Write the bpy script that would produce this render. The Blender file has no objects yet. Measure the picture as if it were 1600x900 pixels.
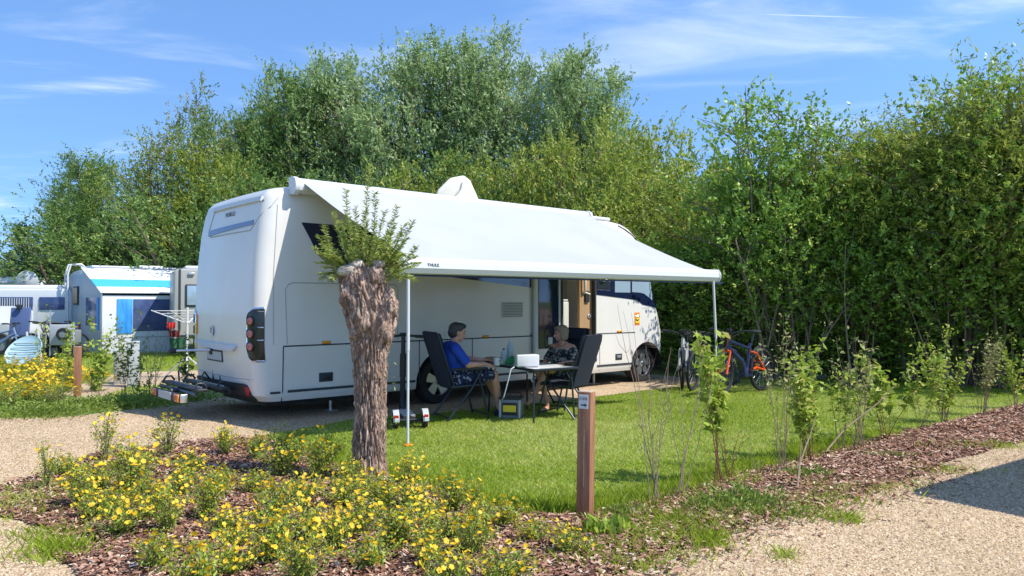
import bpy, bmesh, math, random
import numpy as np
from mathutils import Vector, Matrix, noise as mnoise
R = math.radians
scene = bpy.context.scene
COL = scene.collection

# ---------------------------------------------------------------- camera
cam_d = bpy.data.cameras.new('camera'); cam = bpy.data.objects.new('camera', cam_d); COL.objects.link(cam)
cam.location = (0, 0, 1.5); cam.rotation_euler = (R(91.175), 0, 0)
cam_d.sensor_width = 36; cam_d.lens = 26.325; cam_d.clip_end = 3000; cam_d.clip_start = .05
scene.camera = cam
# ---------------------------------------------------------------- sky and sun
SUN = Vector((1.36, -.50, 1.86)).normalized()          # towards the sun
sun_el = math.asin(SUN.z); sun_az = math.atan2(SUN.x, SUN.y)
world = bpy.data.worlds.new('World'); scene.world = world; world.use_nodes = True
wn, wl = world.node_tree.nodes, world.node_tree.links
wn.clear()
wo = wn.new('ShaderNodeOutputWorld'); bg = wn.new('ShaderNodeBackground'); sky = wn.new('ShaderNodeTexSky')
sky.sky_type = 'NISHITA'; sky.sun_disc = False; sky.sun_elevation = sun_el; sky.sun_rotation = sun_az
sky.air_density = 1.0; sky.dust_density = .1; sky.ozone_density = 4.5; sky.altitude = 0
bg.inputs['Strength'].default_value = .135
tc = wn.new('ShaderNodeTexCoord')
sep = wn.new('ShaderNodeSeparateXYZ'); wl.new(tc.outputs['Generated'], sep.inputs[0])
def wm(op, a, b=None, c=None, clamp=False):
    m = wn.new('ShaderNodeMath'); m.operation = op; m.use_clamp = clamp
    for i, v in enumerate((a, b, c)):
        if v is None: continue
        if isinstance(v, (int, float)): m.inputs[i].default_value = v
        else: wl.new(v, m.inputs[i])
    return m.outputs[0]
# project the view direction on a cloud layer: x/z, y/z
zc = wm('MAXIMUM', sep.outputs['Z'], .04)
cx, cy = wm('DIVIDE', sep.outputs['X'], zc), wm('DIVIDE', sep.outputs['Y'], zc)
comb = wn.new('ShaderNodeCombineXYZ'); wl.new(cx, comb.inputs[0]); wl.new(cy, comb.inputs[1])
mp = wn.new('ShaderNodeMapping'); mp.inputs['Rotation'].default_value = (0, 0, R(-38)); mp.inputs['Scale'].default_value = (.45, .75, 1); mp.inputs['Location'].default_value = (7.7, 2.2, 0)
wl.new(comb.outputs[0], mp.inputs[0])
cn = wn.new('ShaderNodeTexNoise'); cn.inputs['Scale'].default_value = 1.25; cn.inputs['Detail'].default_value = 9; cn.inputs['Roughness'].default_value = .58; cn.inputs['Distortion'].default_value = .9
wl.new(mp.outputs[0], cn.inputs['Vector'])
cr = wn.new('ShaderNodeValToRGB'); cr.color_ramp.elements[0].position = .49; cr.color_ramp.elements[1].position = .84
cr.color_ramp.interpolation = 'EASE'
wl.new(cn.outputs['Fac'], cr.inputs[0])
cfac = wm('MULTIPLY', cr.outputs['Color'], .62)
# a thin contrail: the great circle through two directions, cut to length
def cdir(px, py):
    f = Vector((0, math.cos(R(1.175)), math.sin(R(1.175)))); u = Vector((0, -math.sin(R(1.175)), math.cos(R(1.175))))
    return (f + Vector((1, 0, 0))*((px-800)/1170) + u*((450-py)/1170)).normalized()
da, db = cdir(1150, 21), cdir(1370, 28)
nn = da.cross(db).normalized(); mid = (da+db).normalized()
def dot(v):
    n = wn.new('ShaderNodeVectorMath'); n.operation = 'DOT_PRODUCT'; wl.new(tc.outputs['Generated'], n.inputs[0]); n.inputs[1].default_value = v; return n.outputs['Value']
line = wm('SUBTRACT', 1, wm('DIVIDE', wm('ABSOLUTE', dot(nn)), .0011), clamp=True)
seg = wm('DIVIDE', wm('SUBTRACT', dot(mid), math.cos(mid.angle(da))), .003, clamp=True)
trail = wm('MULTIPLY', wm('MULTIPLY', line, seg), .5)
cfac = wm('MAXIMUM', cfac, trail)
mix = wn.new('ShaderNodeMix'); mix.data_type = 'RGBA'
lift = wn.new('ShaderNodeVectorMath'); lift.operation = 'ADD'; lift.inputs[1].default_value = (0, 0, .22); wl.new(tc.outputs['Generated'], lift.inputs[0])
nrm = wn.new('ShaderNodeVectorMath'); nrm.operation = 'NORMALIZE'; wl.new(lift.outputs[0], nrm.inputs[0]); wl.new(nrm.outputs[0], sky.inputs['Vector'])
wl.new(cfac, mix.inputs['Factor']); hs = wn.new('ShaderNodeHueSaturation'); hs.inputs['Saturation'].default_value = 1.08; hs.inputs['Value'].default_value = 1.10; wl.new(sky.outputs[0], hs.inputs['Color']); wl.new(hs.outputs[0], mix.inputs['A']); mix.inputs['B'].default_value = (5.0, 5.3, 5.8, 1)
wl.new(mix.outputs['Result'], bg.inputs[0]); wl.new(bg.outputs[0], wo.inputs[0])
sd = bpy.data.lights.new('sun', 'SUN'); so = bpy.data.objects.new('sun', sd); COL.objects.link(so)
sd.energy = 3.3; sd.angle = R(.55); sd.color = (1, .95, .87)
so.location = (20, -10, 30); so.rotation_euler = SUN.to_track_quat('Z', 'Y').to_euler()
vs = scene.view_settings; vs.view_transform = 'Standard'; vs.look = 'None'; vs.gamma = 1; vs.exposure = 1.0; vs.use_curve_mapping = False
scene.render.engine = 'CYCLES'
scene.cycles.max_bounces = 6; scene.cycles.transparent_max_bounces = 8
scene.cycles.diffuse_bounces = 3; scene.cycles.glossy_bounces = 3; scene.cycles.transmission_bounces = 4
scene.cycles.use_denoising = True

# ---------------------------------------------------------------- frame of the motorhome pitch and pixel-to-ground helper
D = np.array([.7549, .6559]); N = np.array([.6559, -.7549]); C0 = np.array([-2.98, 9.43]); ANG = math.atan2(D[1], D[0])
def L(u, v, z=0): p = C0 + D*u + N*v; return (p[0], p[1], z)
def G(px, py):
    p = R(1.175); a = (px-800)/1170; b = (450-py)/1170
    r = (a, math.cos(p)-b*math.sin(p), math.sin(p)+b*math.cos(p)); t = -1.5/r[2]
    return (r[0]*t, r[1]*t)

# ---------------------------------------------------------------- materials
def mat(name, c, rough=.6, metal=0, c2=None, scale=5, fac=(.35, .65), bump=0, bscale=40, detail=4, spec=.5, attr=None, transl=0, coat=0, vor=None, stretch=None, ramp=None, bdist=.01, emit=0):
    m = bpy.data.materials.new(name); m.use_nodes = True
    nt = m.node_tree; n = nt.nodes; l = nt.links; b = n['Principled BSDF']; out = n['Material Output']
    b.inputs['Base Color'].default_value = (*c, 1); b.inputs['Roughness'].default_value = rough
    b.inputs['Metallic'].default_value = metal; b.inputs['Specular IOR Level'].default_value = spec
    if coat: b.inputs['Coat Weight'].default_value = coat; b.inputs['Coat Roughness'].default_value = .05
    t = n.new('ShaderNodeTexCoord'); vec = t.outputs['Object']
    if stretch:
        mpn = n.new('ShaderNodeMapping'); mpn.inputs['Scale'].default_value = stretch; l.new(vec, mpn.inputs[0]); vec = mpn.outputs[0]
    col = None
    if ramp or c2 is not None:
        if attr:
            a = n.new('ShaderNodeAttribute'); a.attribute_name = attr; f = a.outputs['Fac']
        elif vor:
            a = n.new('ShaderNodeTexVoronoi'); a.inputs['Scale'].default_value = vor; l.new(vec, a.inputs['Vector'])
            s = n.new('ShaderNodeSeparateColor'); l.new(a.outputs['Color'], s.inputs[0]); f = s.outputs[0]
        else:
            a = n.new('ShaderNodeTexNoise'); a.inputs['Scale'].default_value = scale; a.inputs['Detail'].default_value = detail; l.new(vec, a.inputs['Vector']); f = a.outputs['Fac']
        rp = n.new('ShaderNodeValToRGB'); e = rp.color_ramp.elements
        if ramp:
            while len(e) < len(ramp): e.new(.5)
            for i, (p, cc) in enumerate(ramp): e[i].position = p; e[i].color = (*cc, 1)
        else:
            lo, hi = (0, 1) if (attr or vor) else fac
            e[0].position = lo; e[1].position = hi; e[0].color = (*c, 1); e[1].color = (*c2, 1)
        l.new(f, rp.inputs[0]); l.new(rp.outputs[0], b.inputs['Base Color']); col = rp.outputs[0]
    if bump:
        if vor:
            bn = n.new('ShaderNodeTexVoronoi'); bn.inputs['Scale'].default_value = vor; l.new(vec, bn.inputs['Vector']); bf = bn.outputs['Distance']
        else:
            bn = n.new('ShaderNodeTexNoise'); bn.inputs['Scale'].default_value = bscale; bn.inputs['Detail'].default_value = 6; l.new(vec, bn.inputs['Vector']); bf = bn.outputs['Fac']
        bp = n.new('ShaderNodeBump'); bp.inputs['Strength'].default_value = bump; bp.inputs['Distance'].default_value = bdist
        l.new(bf, bp.inputs['Height']); l.new(bp.outputs[0], b.inputs['Normal'])
    if transl:
        tr = n.new('ShaderNodeBsdfTranslucent'); ms = n.new('ShaderNodeMixShader'); ms.inputs[0].default_value = transl
        if col: l.new(col, tr.inputs[0])
        else: tr.inputs[0].default_value = (*c, 1)
        l.new(b.outputs[0], ms.inputs[1]); l.new(tr.outputs[0], ms.inputs[2]); l.new(ms.outputs[0], out.inputs[0])
    m['b'] = b.name
    return m
M = {}
M['white'] = mat('rv_white', (.69, .67, .625), .28, c2=(.65, .63, .585), scale=1.5, coat=.18, spec=.4)
M['white2'] = mat('white_plastic', (.60, .61, .60), .4)
M['offwhite'] = mat('cream_plastic', (.74, .68, .54), .5)
M['navy'] = mat('navy_glass', (.008, .014, .045), .08, coat=.6)
M['navyp'] = mat('navy_paint', (.02, .03, .09), .3)
M['stripe'] = mat('stripe_paint', (.16, .22, .36), .3)
M['glass'] = mat('cab_glass', (.28, .37, .45), .06, spec=.9, coat=.6)
M['dark'] = mat('dark_glass', (.012, .014, .018), .1)
M['black'] = mat('black_plastic', (.018, .02, .024), .5)
M['seam'] = mat('seam_rubber', (.03, .035, .045), .6)
M['greyseam'] = mat('grey_seam', (.36, .37, .37), .6)
M['tyre'] = mat('tyre_rubber', (.02, .02, .021), .85, bump=.3, bscale=60)
M['alu'] = mat('brushed_aluminium', (.62, .63, .64), .32, .85)
M['bluewhite'] = mat('pale_blue_plastic_strip', (.50, .56, .66), .35)
M['chrome'] = mat('chrome', (.75, .78, .82), .12, 1)
M['frame'] = mat('dark_anodised_frame', (.035, .045, .055), .35, .5)
M['red'] = mat('red_lens', (.5, .02, .015), .15, coat=.5)
M['lens'] = mat('tail_lamp_lens', (.50, .13, .11), .12, coat=.6)
M['orange'] = mat('orange_lens', (.75, .28, .01), .25)
M['sticker'] = mat('sticker_orange', (.80, .20, .015), .5)
M['yellow'] = mat('sticker_yellow', (.78, .56, .03), .5)
M['tan'] = mat('tan_veneer', (.42, .27, .14), .45, c2=(.36, .22, .11), scale=3, stretch=(1, 1, .15))
M['beige'] = mat('interior_beige', (.50, .49, .42), .6)
M['olive'] = mat('interior_cabinet', (.22, .20, .12), .5)
M['fabric'] = mat('awning_fabric', (.425, .437, .445), .8, transl=.05, c2=(.395, .41, .42), scale=1.2, bump=.25, bscale=6, bdist=.02)
M['fabtri'] = mat('chair_textile', (.010, .015, .032), .85, bump=.15, bscale=200)
M['skin'] = mat('skin', (.64, .35, .25), .55, c2=(.54, .27, .18), scale=9)
M['blue'] = mat('royal_blue_cotton', (.012, .06, .38), .85, bump=.2, bscale=25)
M['shorts'] = mat('navy_patterned_shorts', (.012, .016, .05), .85, ramp=[(0, (.012, .016, .05)), (.8, (.012, .016, .05)), (.84, (.25, .28, .36)), (1, (.3, .32, .38))], vor=45)
M['floral'] = mat('floral_cotton', (.02, .025, .03), .85, ramp=[(0, (.012, .016, .022)), (.5, (.02, .03, .035)), (.56, (.30, .30, .22)), (.72, (.06, .12, .09)), (.85, (.5, .42, .36)), (1, (.02, .03, .04))], vor=38)
M['hairm'] = mat('dark_grey_hair', (.022, .018, .016), .6, c2=(.065, .058, .052), scale=30, stretch=(1, 1, 3))
M['hairw'] = mat('greying_blond_hair', (.34, .26, .16), .55, c2=(.18, .14, .09), scale=26, stretch=(1, 1, 3))
M['shoe'] = mat('shoe', (.02, .03, .06), .7)
M['sandal'] = mat('silver_sandal', (.45, .45, .44), .4)
M['lip'] = mat('lip', (.38, .10, .08), .5)
M['eye'] = mat('eye_dark', (.02, .015, .01), .2)
M['tabtop'] = mat('table_laminate', (.60, .61, .60), .32, c2=(.52, .53, .52), scale=30)
M['pet'] = mat('clear_plastic', (.55, .66, .66), .08, transl=.5)
M['green'] = mat('green_plastic', (.02, .22, .07), .35)
M['grey'] = mat('grey_plastic', (.20, .22, .23), .5)
M['lgrey'] = mat('light_grey_paint', (.42, .44, .44), .5)
M['post'] = mat('stained_wood', (.23, .092, .046), .75, c2=(.34, .17, .092), scale=6, stretch=(7, 7, .45), bump=.5, bscale=10, bdist=.004)
M['postend'] = mat('weathered_wood_end', (.50, .38, .27), .8, c2=(.36, .26, .18), scale=30)
M['bark'] = mat('willow_bark', (.21, .15, .105), .95, ramp=[(.25, (.19, .115, .078)), (.45, (.34, .225, .16)), (.62, (.48, .35, .265)), (.8, (.58, .46, .37))], scale=11, stretch=(2.2, 2.2, .6), bump=.9, bscale=14, bdist=.02)
M['cutwood'] = mat('grey_cut_wood', (.52, .47, .41), .9, c2=(.30, .25, .20), scale=16, bump=.5, bscale=30)
M['stem'] = mat('grey_brown_stem', (.14, .105, .07), .9, c2=(.22, .17, .12), scale=8)
M['twig'] = mat('pale_twig', (.33, .25, .17), .85, c2=(.22, .15, .10), scale=20)
M['redtwig'] = mat('red_brown_twig', (.17, .06, .035), .8, c2=(.26, .11, .06), scale=20)
M['shoot'] = mat('green_shoot', (.20, .20, .07), .8)
def leafm(name, ramp, transl=.42, rough=.5): return mat(name, (.1, .2, .05), rough, ramp=ramp, attr='rnd', transl=transl, spec=.35)
M['lf_willow'] = leafm('silver_willow_leaf', [(0, (0.145, 0.235, 0.076)), (.45, (0.289, 0.400, 0.145)), (.8, (0.434, 0.538, 0.235)), (1, (0.637, 0.690, 0.427))])
M['lf_dark'] = leafm('dark_leaf', [(0, (0.101, 0.188, 0.044)), (.5, (0.176, 0.281, 0.062)), (.85, (0.270, 0.375, 0.100)), (1, (0.405, 0.463, 0.175))])
M['lf_yel'] = leafm('yellow_green_leaf', [(0, (0.174, 0.241, 0.034)), (.5, (0.298, 0.368, 0.052)), (.85, (0.422, 0.460, 0.081)), (1, (0.546, 0.471, 0.138))])
M['lf_loose'] = leafm('olive_leaf', [(0, (0.150, 0.198, 0.055)), (.5, (0.254, 0.297, 0.088)), (.85, (0.381, 0.363, 0.132)), (1, (0.485, 0.341, 0.165))])
M['lf_hedge'] = leafm('hedge_leaf', [(0, (0.128, 0.250, 0.037)), (.5, (0.229, 0.374, 0.053)), (.85, (0.366, 0.516, 0.084)), (1, (0.623, 0.665, 0.150))], .3, .4)
M['lf_fir'] = leafm('blue_green_needle', [(0, (.018, .05, .03)), (1, (.05, .11, .055))], .1)
M['lf_young'] = leafm('fresh_leaf', [(0, (.20, .30, .03)), (.5, (.33, .45, .05)), (.85, (.46, .54, .09)), (1, (.54, .48, .16))], .45)
M['lf_pale'] = leafm('pale_leaf', [(0, (.24, .28, .07)), (.6, (.38, .40, .13)), (1, (.52, .45, .26))], .4)
M['burlbark'] = mat('pale_burl_bark', (.36, .26, .19), .9, c2=(.20, .12, .085), scale=14, bump=.9, bscale=22, bdist=.015)
M['lf_shoot'] = leafm('willow_shoot_leaf', [(0, (0.165, 0.231, 0.039)), (.5, (0.286, 0.374, 0.055)), (.85, (0.418, 0.473, 0.110)), (1, (0.528, 0.462, 0.198))], .4)
M['lf_pot'] = leafm('potentilla_leaf', [(0, (0.140, 0.219, 0.027)), (.5, (0.281, 0.390, 0.046)), (.85, (0.423, 0.500, 0.070)), (1, (0.531, 0.469, 0.140))], .35)
M['lf_weed'] = leafm('weed_leaf', [(0, (.12, .19, .025)), (.5, (.20, .29, .04)), (1, (.32, .38, .09))], .35)
M['petal'] = mat('yellow_petal', (.85, .62, .015), .55, ramp=[(0, (.80, .46, .008)), (1, (.88, .68, .03))], attr='rnd', transl=.35)
M['blade'] = leafm('grass_blade', [(0, (0.228, 0.321, 0.023)), (.5, (0.375, 0.475, 0.041)), (.8, (0.489, 0.568, 0.071)), (1, (0.659, 0.630, 0.285))], .48, .5)
M['chip'] = mat('bark_chip', (.2, .1, .06), .85, ramp=[(0, (.09, .042, .028)), (.3, (.22, .105, .068)), (.65, (.38, .21, .14)), (.88, (.53, .36, .255)), (1, (.63, .51, .40))], attr='rnd', transl=0, spec=.2)
M['stone'] = mat('pea_gravel', (.5, .4, .3), .8, ramp=[(0, (.19, .13, .072)), (.35, (.39, .275, .155)), (.75, (.53, .39, .24)), (1, (.64, .52, .37))], attr='rnd', spec=.25)

# ---------------------------------------------------------------- object helpers
def tag(o, label=None, cat=None, group=None, kind=None):
    if label: o['label'] = label
    if cat: o['category'] = cat
    if group: o['group'] = group
    if kind: o['kind'] = kind
    return o
def thing(name, label, cat, loc=(0, 0, 0), rz=0, group=None):
    o = bpy.data.objects.new(name, None); COL.objects.link(o); o.empty_display_size = .2
    o.location = loc; o.rotation_euler = (0, 0, rz)
    return tag(o, label, cat, group)
def link(name, me, mats, parent=None, smooth=False, sharp=40):
    o = bpy.data.objects.new(name, me); COL.objects.link(o)
    if not isinstance(mats, (list, tuple)): mats = [mats]
    me.materials.clear()
    for m in mats: me.materials.append(m)
    if smooth:
        me.polygons.foreach_set('use_smooth', [True]*len(me.polygons))
        if sharp: me.set_sharp_from_angle(angle=R(sharp))
    if parent: o.parent = parent
    return o
def copy_tree(o, parent=None):
    c = o.copy(); COL.objects.link(c)
    if parent: c.parent = parent
    for ch in list(o.children): copy_tree(ch, c)
    return c
class MB:
    def __init__(s): s.v = []; s.f = []; s.m = []
    def add(s, vs, fs, mi=0):
        b = len(s.v); s.v += [tuple(v) for v in vs]; s.f += [tuple(i+b for i in f) for f in fs]; s.m += [mi]*len(fs); return s
    def box(s, c, d, rz=0, ry=0, rx=0, bev=0, mi=0):
        h = [x/2 for x in d]; mtx = Matrix.Translation(c) @ Matrix.Rotation(rz, 4, 'Z') @ Matrix.Rotation(ry, 4, 'Y') @ Matrix.Rotation(rx, 4, 'X')
        if bev <= 0:
            vs = [mtx @ Vector((x*h[0], y*h[1], z*h[2])) for z in (-1, 1) for x, y in ((-1, -1), (1, -1), (1, 1), (-1, 1))]
            return s.add(vs, [(3, 2, 1, 0), (4, 5, 6, 7), (0, 1, 5, 4), (1, 2, 6, 5), (2, 3, 7, 6), (3, 0, 4, 7)], mi)
        bm = bmesh.new(); bmesh.ops.create_cube(bm, size=1)
        for v in bm.verts: v.co = Vector((v.co.x*d[0], v.co.y*d[1], v.co.z*d[2]))
        bmesh.ops.bevel(bm, geom=list(bm.edges), offset=min(bev, min(d)*.45), segments=3, affect='EDGES', profile=.5)
        bm.verts.index_update(); vs = [mtx @ v.co for v in bm.verts]; fs = [[v.index for v in f.verts] for f in bm.faces]; bm.free()
        return s.add(vs, fs, mi)
    def tube(s, pts, r, n=8, mi=0, cap=True):
        pts = [Vector(p) for p in pts]; k = len(pts)
        rs = r if isinstance(r, (list, tuple)) else [r]*k
        vs = []; prev = None
        for i, p in enumerate(pts):
            t = (pts[min(i+1, k-1)] - pts[max(i-1, 0)]).normalized()
            if prev is None:
                a = Vector((0, 0, 1)) if abs(t.z) < .9 else Vector((1, 0, 0)); x = t.cross(a).normalized()
            else:
                x = (prev - t*prev.dot(t)).normalized()
            prev = x; y = t.cross(x)
            vs += [p + (x*math.cos(2*math.pi*j/n) + y*math.sin(2*math.pi*j/n))*rs[i] for j in range(n)]
        fs = [(i*n+j, i*n+(j+1) % n, (i+1)*n+(j+1) % n, (i+1)*n+j) for i in range(k-1) for j in range(n)]
        if cap: fs += [tuple(reversed(range(n))), tuple((k-1)*n+j for j in range(n))]
        return s.add(vs, fs, mi)
    def prism(s, pts, axis, a, b, mi=0):
        """polygon pts (2D) extruded along axis from a to b"""
        def P(p, t):
            if axis == 'y': return (p[0], t, p[1])
            if axis == 'x': return (t, p[0], p[1])
            return (p[0], p[1], t)
        n = len(pts); vs = [P(p, a) for p in pts] + [P(p, b) for p in pts]
        return s.add(vs, [tuple(reversed(range(n))), tuple(range(n, 2*n))] + [(i, (i+1) % n, n+(i+1) % n, n+i) for i in range(n)], mi)
    def lathe(s, prof, axis='z', c=(0, 0, 0), n=24, mi=0, mtx=None):
        vs = []
        for r, h in prof:
            for j in range(n):
                a = 2*math.pi*j/n; x, y = r*math.cos(a), r*math.sin(a)
                p = Vector((x, y, h) if axis == 'z' else ((x, h, y) if axis == 'y' else (h, x, y)))
                if mtx: p = mtx @ p
                vs.append(p + Vector(c))
        fs = [(i*n+j, i*n+(j+1) % n, (i+1)*n+(j+1) % n, (i+1)*n+j) for i in range(len(prof)-1) for j in range(n)]
        return s.add(vs, fs, mi)
    def sphere(s, c, r, n=10, mi=0):
        r = r if isinstance(r, (tuple, list)) else (r, r, r)
        vs = [(c[0], c[1], c[2]-r[2])]
        for i in range(1, n):
            th = math.pi*i/n - math.pi/2
            for j in range(2*n):
                a = math.pi*j/n; vs.append((c[0]+r[0]*math.cos(th)*math.cos(a), c[1]+r[1]*math.cos(th)*math.sin(a), c[2]+r[2]*math.sin(th)))
        vs.append((c[0], c[1], c[2]+r[2])); m = 2*n; fs = [(0, 1+(j+1) % m, 1+j) for j in range(m)]
        fs += [(1+i*m+j, 1+i*m+(j+1) % m, 1+(i+1)*m+(j+1) % m, 1+(i+1)*m+j) for i in range(n-2) for j in range(m)]
        last = len(vs)-1; fs += [(1+(n-2)*m+j, 1+(n-2)*m+(j+1) % m, last) for j in range(m)]
        return s.add(vs, fs, mi)
    def build(s, name, mats, parent=None, smooth=False, fix=True, sharp=40):
        me = bpy.data.meshes.new(name); me.from_pydata(s.v, [], s.f)
        if fix:
            bm = bmesh.new(); bm.from_mesh(me); bmesh.ops.recalc_face_normals(bm, faces=bm.faces); bm.to_mesh(me); bm.free()
        o = link(name, me, mats, parent, smooth, sharp)
        if any(s.m): me.polygons.foreach_set('material_index', s.m)
        return o
def applied(o):
    dg = bpy.context.evaluated_depsgraph_get(); dg.update(); ev = o.evaluated_get(dg)
    me = bpy.data.meshes.new_from_object(ev); o.modifiers.clear(); o.data = me; return o
def cut(o, cutters):
    for c in cutters:
        md = o.modifiers.new('cut', 'BOOLEAN'); md.operation = 'DIFFERENCE'; md.object = c; md.solver = 'EXACT'
    applied(o)
    for c in cutters: bpy.data.objects.remove(c)
def text(name, body, size, mt, parent, loc, rot, ext=.001):
    cu = bpy.data.curves.new(name, 'FONT'); cu.body = body; cu.size = size; cu.extrude = ext; cu.align_x = 'CENTER'; cu.align_y = 'CENTER'
    o = bpy.data.objects.new(name, cu); COL.objects.link(o); dg = bpy.context.evaluated_depsgraph_get(); dg.update()
    me = bpy.data.meshes.new_from_object(o.evaluated_get(dg)); bpy.data.objects.remove(o)
    o = link(name, me, mt, parent); o.location = loc; o.rotation_euler = rot; return o

# many small faces at once
rng = np.random.default_rng(7)
def unit(a): return a/np.maximum(np.linalg.norm(a, axis=1, keepdims=True), 1e-9)
def rvec(n): return unit(rng.normal(size=(n, 3)))
def quads_mesh(name, V, rnd):
    """V: (n,4,3)"""
    n = len(V); me = bpy.data.meshes.new(name)
    me.vertices.add(n*4); me.vertices.foreach_set('co', V.reshape(-1).astype(np.float32))
    me.loops.add(n*4); me.loops.foreach_set('vertex_index', np.arange(n*4, dtype=np.int32))
    me.polygons.add(n); me.polygons.foreach_set('loop_start', np.arange(0, n*4, 4, dtype=np.int32))
    try: me.polygons.foreach_set('loop_total', np.full(n, 4, dtype=np.int32))
    except Exception: pass
    me.update(calc_edges=True)
    at = me.attributes.new('rnd', 'FLOAT', 'FACE'); at.data.foreach_set('value', np.clip(rnd, 0, 1).astype(np.float32))
    return me
def leaves(name, cen, t, size, wr, mt, parent=None, rnd=None, flat=.0, sj=.35):
    n = len(cen); t = unit(t); nr = rvec(n); nr[:, 2] += flat; s = unit(np.cross(t, nr))
    ln = size*(1-sj+2*sj*rng.random((n, 1))); w = ln*wr; up = np.cross(s, t)*w*.18
    V = np.stack([cen-t*ln/2, cen+s*w/2-t*ln*.05+up, cen+t*ln/2, cen-s*w/2-t*ln*.05+up], 1)
    return link(name, quads_mesh(name, V, rng.random(n) if rnd is None else rnd), mt, parent)
def inpoly(P, poly):
    x, y = P[:, 0], P[:, 1]; inside = np.zeros(len(P), bool); n = len(poly)
    for i in range(n):
        x0, y0 = poly[i]; x1, y1 = poly[(i+1) % n]
        c = ((y0 > y) != (y1 > y)); xi = (x1-x0)*(y-y0)/((y1-y0) if y1 != y0 else 1e-9)+x0
        inside ^= c & (x < xi)
    return inside
def scatter(poly, dens, near=None):
    """random points in poly; dens per m2 at 5 m, falling with distance^near"""
    p = np.array(poly); lo, hi = p.min(0), p.max(0); A = (hi-lo).prod(); n = int(A*dens)
    P = lo + rng.random((n, 2))*(hi-lo); k = inpoly(P, poly)
    if near: k &= rng.random(n) < np.clip((5/np.maximum(P[:, 1], 4))**near, 0, 1)
    return P[k]
def fbm(P, s, seed=0):
    """cheap smooth 2D noise in 0..1"""
    r = np.random.default_rng(seed); out = np.zeros(len(P)); a = 0
    for k in range(4):
        f = s*(1.9**k)
        for j in range(3):
            th = r.random()*6.28; ph = r.random()*6.28; w = .6**k
            out += w*np.sin(f*(P[:, 0]*math.cos(th)+P[:, 1]*math.sin(th))+ph); a += w
    return .5+.5*out/a*1.6
# ---------------------------------------------------------------- ground
def jag(pts, amp, seed, step=.15, closed=True):
    r = random.Random(seed); out = []; n = len(pts)
    for i in range(n if closed else n-1):
        a, b = Vector(pts[i]), Vector(pts[(i+1) % n]); d = b-a; k = max(1, min(60, int(d.length/step)))
        nx = Vector((-d.y, d.x)).normalized() if d.length > 0 else Vector((0, 0))
        for j in range(k):
            p = a + d*(j/k); w = mnoise.noise(Vector((p.x*1.3, p.y*1.3, seed)))*amp*1.6 + mnoise.noise(Vector((p.x*5, p.y*5, seed+9)))*amp*.7
            out.append(tuple(p + nx*w))
    return out
def sheet(name, poly, z, m):
    b = MB(); b.add([(x, y, z) for x, y in poly], [tuple(range(len(poly)))])
    o = b.build(name, m, fix=False)
    bm = bmesh.new(); bm.from_mesh(o.data); bmesh.ops.triangulate(bm, faces=bm.faces)
    for f in bm.faces:
        if f.normal.z < 0: f.normal_flip()
    bm.to_mesh(o.data); bm.free()
    return tag(o, kind='structure')
M['ground'] = mat('rough_grass', (.05, .10, .015), .95, ramp=[(.3, (.09, .14, .016)), (.5, (.14, .19, .025)), (.68, (.22, .22, .06)), (.8, (.28, .22, .12))], scale=1.6, bump=.5, bscale=30, detail=8)
M['lawn'] = mat('lawn_turf', (.06, .13, .015), .95, ramp=[(.25, (.10, .16, .015)), (.55, (.16, .22, .022)), (.75, (.27, .26, .08))], scale=2.2, bump=.6, bscale=60, detail=8)
M['gravel'] = mat('gravel', (.5, .4, .3), .9, ramp=[(0, (.18, .122, .07)), (.2, (.36, .255, .15)), (.6, (.49, .36, .225)), (1, (.60, .475, .33))], vor=75, bump=.6, bdist=.006)
M['mulch'] = mat('bark_mulch', (.12, .06, .04), .95, ramp=[(0, (.045, .024, .017)), (.5, (.10, .052, .035)), (1, (.20, .11, .075))], vor=30, bump=.8, bdist=.02)
nt_ = M['gravel'].node_tree; bs_ = nt_.nodes['Principled BSDF']; src_ = bs_.inputs['Base Color'].links[0].from_socket
tn = nt_.nodes.new('ShaderNodeTexNoise'); tn.inputs['Scale'].default_value = .9; tn.inputs['Detail'].default_value = 5; tcn = nt_.nodes.new('ShaderNodeTexCoord'); nt_.links.new(tcn.outputs['Object'], tn.inputs['Vector'])
mr = nt_.nodes.new('ShaderNodeMapRange'); mr.inputs['From Min'].default_value = .3; mr.inputs['From Max'].default_value = .7; mr.inputs['To Min'].default_value = .74; mr.inputs['To Max'].default_value = 1.08; nt_.links.new(tn.outputs['Fac'], mr.inputs['Value'])
vm = nt_.nodes.new('ShaderNodeVectorMath'); vm.operation = 'SCALE'; nt_.links.new(src_, vm.inputs[0]); nt_.links.new(mr.outputs[0], vm.inputs['Scale']); nt_.links.new(vm.outputs[0], bs_.inputs['Base Color'])
P_ = lambda pts: [G(*p) for p in pts]
sheet('ground', [(-300, -60), (300, -60), (300, 500), (-300, 500)], 0, M['ground'])
bed_in = P_([(405, 684), (440, 702), (515, 718), (548, 742), (612, 752), (690, 768), (750, 795), (830, 806), (900, 806), (1000, 790), (1130, 750), (1240, 720), (1400, 679), (1600, 631), (1760, 598)])
bed_out = P_([(1800, 640), (1600, 693), (1470, 730), (1385, 762), (1260, 795), (1150, 826), (1040, 868), (960, 905), (900, 960), (620, 1060), (250, 1060), (150, 930), (108, 880), (92, 846), (20, 812), (-300, 800), (-300, 780), (-60, 770), (30, 750), (90, 735), (150, 712), (230, 700), (310, 690)])
gravA = P_([(-900, 668), (100, 653), (245, 637), (300, 632)]) + [L(-.2, -2.9)[:2], L(8.6, -2.9)[:2], L(8.6, .9)[:2]] + P_([(1045, 606), (930, 621), (740, 641), (550, 657), (415, 681)]) + P_([(300, 702), (150, 725), (60, 755), (-60, 790), (-700, 850)])
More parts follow.
